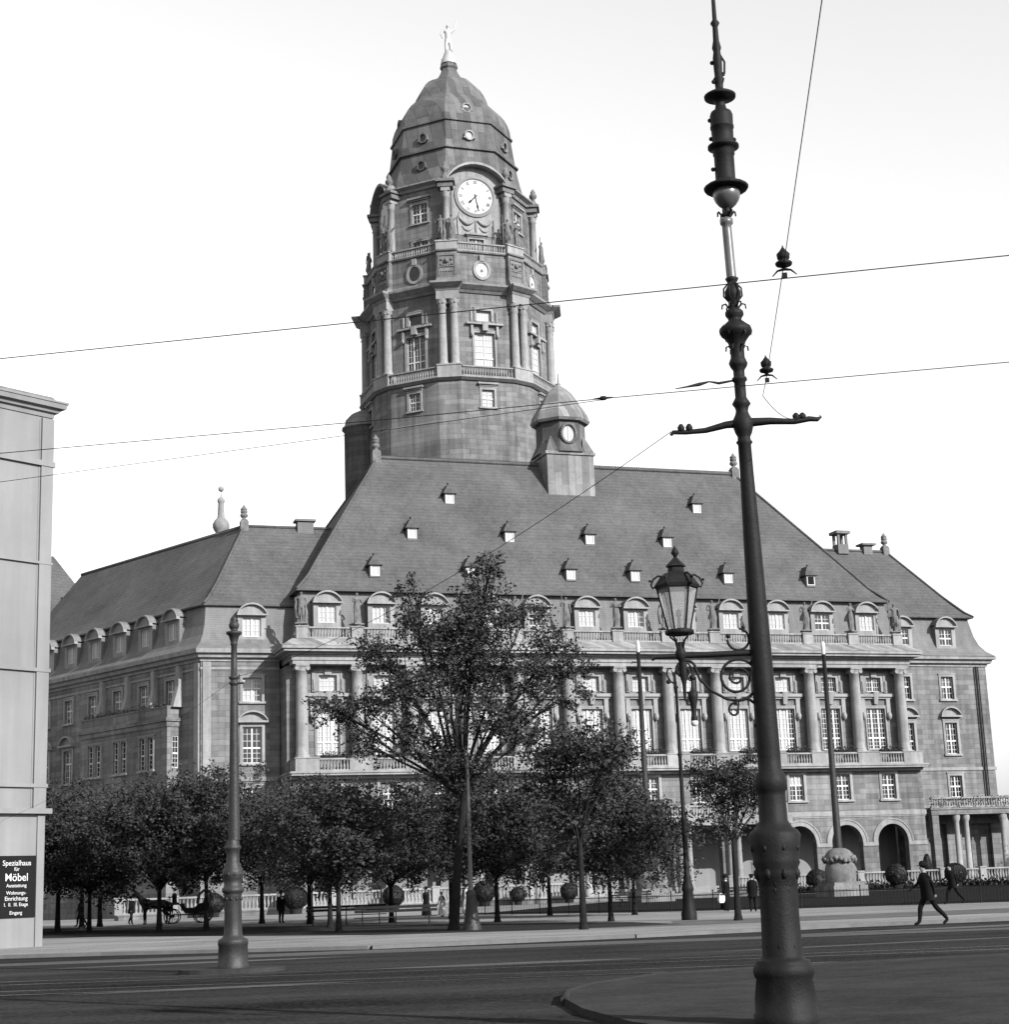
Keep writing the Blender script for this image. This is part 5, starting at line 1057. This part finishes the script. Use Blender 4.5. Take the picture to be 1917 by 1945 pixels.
dense = [small(11, 2.2, 4.6, 3.5, 2.8, 19000, .15, 11), small(12, 2.1, 4.5, 3.6, 2.9, 19000, .15, 13), small(13, 2.3, 4.7, 3.3, 3.1, 18000, .15, 9)]
mid_t = small(21, 3.2, 5.3, 2.1, 2.4, 10000, .13, 8); thin_t = small(22, 3.1, 4.6, 1.8, 1.7, 5000, .12, 8)
G = 'trees along the promenade'
random.seed(3)
for i, (x, y, s, lab) in enumerate(((-25.2, 94.4, 1.22, 'leafy tree with the thickest trunk, first right of the corner building'), (-25.4, 100.4, 1.2, 'dark tree with a thin straight trunk, second right of the corner building'), (-26.0, 107.2, 1.22, 'dark tree with a split slim trunk, third right of the corner building'), (-17.6, 84.5, 1.02, 'dark round tree in front of the horse carriage'), (-11.0, 90.7, 1.03, 'thin-trunked tree behind the left bench end'), (-7.4, 70.9, .97, 'nearer round tree with its trunk in front of the left bench'), (-6.4, 86.7, 1.02, 'tree whose trunk rises behind the joint of the two benches'), (-1.0, 78.9, .94, 'small dark tree just right of the slim pale pole'), (-14.5, 97.5, 1.1, 'dark tree behind the left tram pole, its trunk hidden'), (-20.8, 100, 1.12, 'dark bushy tree behind the carriage horse'), (-3.6, 92, 1.05, 'dark tree filling the gap behind the largest tree'), (1.6, 90, .93, 'dark tree behind the two thin trunks right of the largest tree'), (-30, 103, 1.15, 'dark tree close against the corner building'), (5.6, 84, .9, 'low dark tree behind the black lamp post'), (-12.5, 104, 1.1, 'far dark tree left of the leftmost columns'), (-28.5, 88, 1.05, 'dark tree half hidden by the corner building'), (-22.5, 90.5, 1.0, 'dark tree between the left trunks and the carriage'), (-15.2, 84, .98, 'near dark tree left of the tram pole'), (-8.8, 80.5, .95, 'dark tree over the left bench'))):
    put_tree(dense[i % 3], (x, y, 0), (s, s, s*random.uniform(.8, 1.12)), i*2.1, lab, G)
put_tree(mid_t, (2.27, 61.6, 0), 1.0, .4, 'medium tree with a bare straight trunk, right of the largest tree', G)
put_tree(dense[1], (3.8, 71.9, 0), (.86, .86, .9), 1.3, 'dark tree with a short black trunk, left of the first flagpole base', G)
put_tree(thin_t, (8.34, 66.1, 0), 1.0, 2.0, 'slim sparse tree left of the black tram mast, beside two walkers', G)
for i, (x, y, s) in enumerate(((62, 150, 1.6), (68, 158, 1.8), (75, 150, 1.5))): put_tree(dense[i], (x, y, 0), s, i, ['distant tree at the right edge beyond the porch', 'second distant tree right of the porch', 'outermost distant tree at the right edge'][i], 'trees beyond the right wing')
# ------------------------------------------------------------------ clipped shrubs in tubs
rnd = random.Random(5); sm_, tub = MB(), MB()
for i in range(2600):
    d = Vector((rnd.gauss(0, 1), rnd.gauss(0, 1), rnd.gauss(0, 1))).normalized(); r_ = rnd.uniform(.82, 1.04); p = Vector((d.x*.9*r_, d.y*.9*r_, 1.15+d.z*.85*r_)); a = d.cross(Vector((rnd.gauss(0, 1), rnd.gauss(0, 1), rnd.gauss(0, 1)))).normalized(); b = (d.cross(a)+d*rnd.uniform(-.6, .6)).normalized(); s = .15*rnd.uniform(.7, 1.3)
    sm_.face([p-a*s, p+b*s*.6, p+a*s, p-b*s*.6])
sm_.lathe([(1.15-.75*math.cos(PI*k/8), .8*math.sin(PI*k/8)+.01) for k in range(9)], 0, 0, 14)
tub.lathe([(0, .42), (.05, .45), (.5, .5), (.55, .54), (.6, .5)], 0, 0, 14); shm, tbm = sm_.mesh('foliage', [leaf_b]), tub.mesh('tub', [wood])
for i, (u, v, s, lab) in enumerate(((-.6, -5, 1.05, 'before the left end of the balustrade'), (7.3, -5, .95, 'behind the benches'), (14.9, -5, 1.0, 'just right of the slim pale pole'), (22.4, -4.6, .8, 'at the left side of the entrance steps'), (45.0, -5.5, 1.0, 'immediately right of the black mast'), (52.6, -6, 1.08, 'right of the second flagpole base'), (58.6, -6, 1.05, 'behind the two walkers at the right'), (17.9, -4.6, .7, 'narrow, between balustrade posts left of the steps'), (-7.0, -5, .9, 'behind the carriage at the left'))):
    t = thing('tub_shrub', 'round clipped shrub in a tub, ' + lab, 'shrub', W(u, v, 0), i, 'clipped shrubs along the balustrade'); t.scale = (s, s, s); obj('foliage', shm, t); obj('tub', tbm, t)
t = thing('tub_cypress', 'narrow pointed shrub in a tub at the right end of the arcade', 'shrub', W(58.2, -2.2, .3), 0); t.scale = (.42, .42, 1.35); obj('foliage', shm, t); obj('tub', tbm, t)
# flower bed / hedge strip on the lawn
g = MB(); rnd = random.Random(9)
for i in range(7000):
    u = rnd.uniform(41, 74); g_ = W(u, rnd.uniform(-6.5, -4.5)); p = Vector((g_.x, g_.y, abs(rnd.gauss(0, .28)))); a = Vector((rnd.gauss(0, 1), rnd.gauss(0, 1), rnd.gauss(0, 1))).normalized(); b = a.cross(Vector((rnd.gauss(0, 1), rnd.gauss(0, 1), 1))).normalized(); s = .16; g.face([p-a*s, p+b*s*.6, p+a*s, p-b*s*.6])
tag(g.build('ground_cover', [leaf_b]), 'low dark planting on the lawn before the right balustrade', 'planting', None, 'stuff')
# ------------------------------------------------------------------ low iron fence
FE = thing('lawn_fence', 'low thin iron fence of fine uprights round the lawn', 'fence', (0, 0, 0))
for a, b in zip(fence_l, fence_l[1:]):
    a, b = Vector(a), Vector(b); n = max(1, round((b-a).length/2.6))
    for i in range(n):
        p, q = a.lerp(b, i/n), a.lerp(b, (i+1)/n); g = MB(); g.tube([(p.x, p.y, .1), (q.x, q.y, .1)], .02, 4); g.tube([(p.x, p.y, .78), (q.x, q.y, .78)], .022, 4)
        for j in range(1, 18): m = p.lerp(q, j/18); g.tube([(m.x, m.y, .02), (m.x, m.y, .86)], .011, 3)
        g.build('fence_panel', [iron], FE); g = MB(); g.lathe([(0, .045), (.06, .03), (.95, .028), (1.0, .045), (1.05, .01)], p.x, p.y, 6); g.build('fence_post', [iron], FE)
# ------------------------------------------------------------------ benches
def bench(p, rz, L, label):
    t = thing('park_bench', label, 'bench', p, rz, 'benches under the trees')
    g = MB()
    for y in (-.22, -.08, .06): g.box(-L/2, L/2, y, y+.11, .44, .48)
    g.build('seat', [wood], t); g = MB()
    for z in (.66, .82): g.box(-L/2, L/2, .2+.05*(z-.6), .235+.05*(z-.6), z, z+.12)
    g.build('backrest', [wood], t)
    for x in (-L/2+.35, 0, L/2-.35):
        g = MB(); g.tube([(x, -.25, 0), (x, -.18, .25), (x, -.22, .44), (x, .15, .44), (x, .24, .9)], .025, 5); g.tube([(x, .32, 0), (x, .2, .25), (x, .15, .44)], .025, 5); g.build('leg', [iron], t)
    return t
bench((-5.35, 75.0, 0), .03, 3.6, 'long dark bench with its back to us, the right and nearer of two'); bench((-8.6, 86, 0), .06, 4.0, 'long dark bench, the left and farther of the two under the trees')
bench((7.5, 112, 0), ANG, 2.6, 'low bench at the left of the first flagpole base'); bench((15.0, 117, 0), ANG, 3.2, 'pale-edged bench on the lawn right of the black lamp post')
# ------------------------------------------------------------------ people
def person(p, rz, label, pose, clothes, arms=None, lean=0.0, s=1.0, hat='bowler', coat=None, dress=False, bag=None, grp='people walking on the promenade', cm=None):
    cm = cm or cloth_d; t = tag(obj('person', body_mesh('body', cm, pose, arms, lean), None, p, rz), label, 'person', grp); t.scale = (s, s, s)
    me = t.data; me.materials.append(skin_m)
    for f in me.polygons:
        c = f.center
        if c.z > 1.5 or (abs(c.x) > .2 and .62 < c.z < .86): f.material_index = 1
    ly = -lean*.7
    g = MB(); g.ball((0, ly+.015, 1.66), .1, 10, 0, 1.0)
    if hat == 'bowler': g.lathe([(1.69, .02), (1.69, .16), (1.705, .165), (1.71, .1), (1.79, .095), (1.83, .05), (1.835, .01)], 0, ly, 12)
    if hat == 'cap': g.lathe([(1.68, .1), (1.72, .13), (1.76, .1), (1.77, .01)], 0, ly-.02, 10); 
    if hat == 'wide': g.lathe([(1.69, .02), (1.69, .24), (1.705, .24), (1.71, .11), (1.8, .1), (1.82, .01)], 0, ly, 14)
    obj('hat', g.mesh('hat', [cm if hat != 'none' else iron]), t)
    g = MB()
    if dress: g.lathe([(.12, .3), (.3, .29), (.6, .24), (.95, .18), (1.08, .15), (1.3, .17), (1.42, .15), (1.48, .08)], 0, ly*.4, 14)
    else: g.loft([[(.19*w_*math.cos(2*PI*k/14), l_+.14*w_*math.sin(2*PI*k/14), z) for k in range(14)] for z, w_, l_ in ((.7, 1.3, .02), (.95, 1.2, 0), (1.12, 1.1, -lean*.2), (1.32, 1.22, -lean*.4), (1.44, .9, -lean*.52), (1.5, .45, -lean*.58))], 0, True)
    obj('dress' if dress else 'jacket', g.mesh('jacket', [clothes]), t)
    g = MB(); g.lathe([(1.455, .075), (1.5, .068)], 0, ly*.8, 10); obj('collar', g.mesh('collar', [cloth_w]), t)
    return t
stride = ((-.22, -.3), (.2, .52)); st2 = ((-.16, -.22), (.14, .36)); stand = ((0, .03), (-.04, -.02))
sw = (((-.04, -.1, -.25), (0, -.2, -.12)), ((.04, .12, -.25), (0, .05, -.25))); sw2 = (((-.05, -.05, -.27), (.0, -.12, -.22)), ((.05, .08, -.27), (0, .0, -.26)))
person((12.35, 52.3, 0), -1.25, 'man in a dark suit and hat striding left, nearest person at the right', stride, cloth_d, sw, .12, 1.04)
person((20.45, 81.5, 0), -1.15, 'person in dark clothes striding left along the fence behind the nearest man', stride, cloth_d, sw, .12, 1.05, 'cap')
w_ = person((10.05, 84.0, 0), .5, 'woman in a long dark coat carrying a white bag, just left of the sparse tree', st2, cloth_d, sw2, .1, .98, 'wide', dress=True)
g = MB(); g.loft([[(-.14, -.05, 0), (.14, -.05, 0), (.14, .05, 0), (-.14, .05, 0)], [(-.2, -.08, .12), (.2, -.08, .12), (.2, .08, .12), (-.2, .08, .12)], [(-.15, -.05, .34), (.15, -.05, .34), (.15, .05, .34), (-.15, .05, .34)]]); g.tube([(-.1, 0, .34), (-.06, 0, .44), (.06, 0, .44), (.1, 0, .34)], .012, 5)
q = tag(g.build('handbag', [cloth_w]), 'bright white bag carried by the woman in the long coat', 'bag'); q.location = (9.82, 83.75, .42); q.rotation_euler.z = .5
person((10.9, 80.6, 0), PI-.15, 'man in a dark suit seen from behind, between the sparse tree and the mast', ((-.1, -.16), (.05, .26)), cloth_d, sw2, .05, .98, 'cap')
person((-5.3, 99, 0), .6, 'woman in light grey dress standing behind the right bench', stand, cloth_m, sw2, 0, .95, 'wide', dress=True)
person((-4.3, 97.5, 0), -.8, 'small figure in a white blouse beside the trunk of the largest tree', stand, cloth_w, sw2, .15, .8, 'none', dress=True)
person((-3.0, 99, 0), .2, 'woman in a white dress standing between the big trunk and the slim pole', stand, cloth_w, sw2, 0, .98, 'wide', dress=True)
person((-24.9, 111, 0), .9, 'dark walker between the second and third trunk at the left', st2, cloth_d, sw2, .05, 1.0)
person((-27.9, 110, 0), -.9, 'dark walker beside the thickest trunk at the left', st2, cloth_d, sw2, .05, 1.0)
person((-13.2, 96, 0), 2.8, 'dark figure standing just right of the left tram pole', stand, cloth_d, sw2, 0, 1.0)
# ------------------------------------------------------------------ carriage and horse
CA = thing('horse_carriage', 'small dark four-wheeled carriage with a folded hood, waiting at the left', 'carriage', (-21.0, 108.5, 0), .1)
def wheel(x, y, r):
    g = MB(); g.tube([(x+r*math.cos(2*PI*k/20), y, r+r*math.sin(2*PI*k/20)) for k in range(21)], .035, 6); w = g.build('wheel', [iron], CA)
    g = MB(); g.tube([(x, y-.08, r), (x, y+.08, r)], .07, 8)
    for k in range(10): g.tube([(x, y, r), (x+r*math.cos(2*PI*k/10), y, r+r*math.sin(2*PI*k/10))], .014, 4)
    g.build('spokes', [iron], w)
for y in (-.65, .65): wheel(-.75, y, .45); wheel(1.15, y, .58)
g = MB(); g.loft([[(-.1, y, .85), (.1, y, .6), (.9, y, .6), (1.5, y, .8), (1.65, y, 1.3), (.9, y, 1.2), (.75, y, .95), (.1, y, .95), (-.05, y, 1.25), (-.3, y, 1.2)] for y in (-.5, .5)]); g.box(-1.1, 1.3, -.06, .06, .5, .58); g.build('body', [iron], CA)
g = MB(); g.box(-.95, -.35, -.45, .45, 1.15, 1.3); g.box(-1.2, -.95, -.4, .4, .8, .86); g.build('driver_seat', [wood], CA)
g = MB(); g.loft([[(.75+a, y, 1.2+b) for a, b in ((0, 0), (.1, .55), (.45, .85), (.85, .8), (1.05, .4), (.9, .05), (.8, .05), (.85, .4), (.75, .68), (.45, .73), (.2, .5), (.12, 0))] for y in (-.55, .55)]); g.build('hood', [cloth_m], CA)
g = MB(); 
for y in (-.35, .35): g.tube([(-1.1, y, .7), (-1.6, y, .95), (-2.3, y, 1.05)], .03, 5)
g.build('shafts', [wood], CA)
person((-21.62, 108.45, .52), -1.5, 'coachman in dark clothes sitting up on the carriage', ((-.3, -.3), (-.3, -.3)), cloth_d, (((-.03, -.15, -.2), (.02, -.25, 0)), ((.03, -.15, -.2), (-.02, -.25, 0))), .0, .92, 'bowler', grp=None)
hn = {'c': ((0, -.65, 1.25), (.27, .3)), 'b': ((0, 0, 1.22), (.28, .3)), 'h': ((0, .6, 1.3), (.27, .29)), 'tl': ((0, .85, 1.35), .08), 't2': ((0, .98, 1.0), .07), 't3': ((0, 1.0, .6), .03), 'n1': ((0, -.95, 1.55), (.13, .19)), 'n2': ((0, -1.15, 1.85), (.1, .15)), 'hd': ((0, -1.3, 1.95), (.1, .13)), 'mz': ((0, -1.6, 1.68), (.07, .08)), 'e1': ((-.07, -1.2, 2.1), .03), 'e2': ((.07, -1.2, 2.1), .03)}
he = [('c', 'b'), ('b', 'h'), ('h', 'tl'), ('tl', 't2'), ('t2', 't3'), ('c', 'n1'), ('n1', 'n2'), ('n2', 'hd'), ('hd', 'mz'), ('hd', 'e1'), ('hd', 'e2')]
for s, t_ in ((-.16, 'l'), (.16, 'r')):
    dd = .08 if s > 0 else -.06
    for k, ps in (('f', [((s, -.7, .95), .13), ((s, -.72+dd, .55), .07), ((s, -.7+dd, .12), .045), ((s, -.76+dd, .03), .06)]), ('r', [((s, .62, 1.0), .17), ((s, .5-dd, .78), .1), ((s, .78-dd, .5), .06), ((s, .72-dd, .12), .045), ((s, .66-dd, .03), .06)])):
        prev = 'c' if k == 'f' else 'h'
        for i, q in enumerate(ps): nm = k+t_+str(i); hn[nm] = q; he.append((prev, nm)); prev = nm
hm = skinned('horse', hn, he, 'b'); hm.materials.append(cloth_d)
HO = tag(obj('horse', hm, None, (-22.7, 108.2, 0), .1-PI/2), 'dark harnessed horse facing left in front of the carriage', 'horse')
g = MB(); g.tube([(0, -.45, 1.6), (.3, -.5, 1.3), (0, -.55, .9), (-.3, -.5, 1.3), (0, -.45, 1.6)], .025, 5); g.tube([(-.3, -.5, 1.2), (-.31, .4, 1.15)], .02, 4); g.tube([(.3, -.5, 1.2), (.31, .4, 1.15)], .02, 4); obj('harness', g.mesh('harness', [iron]), HO)
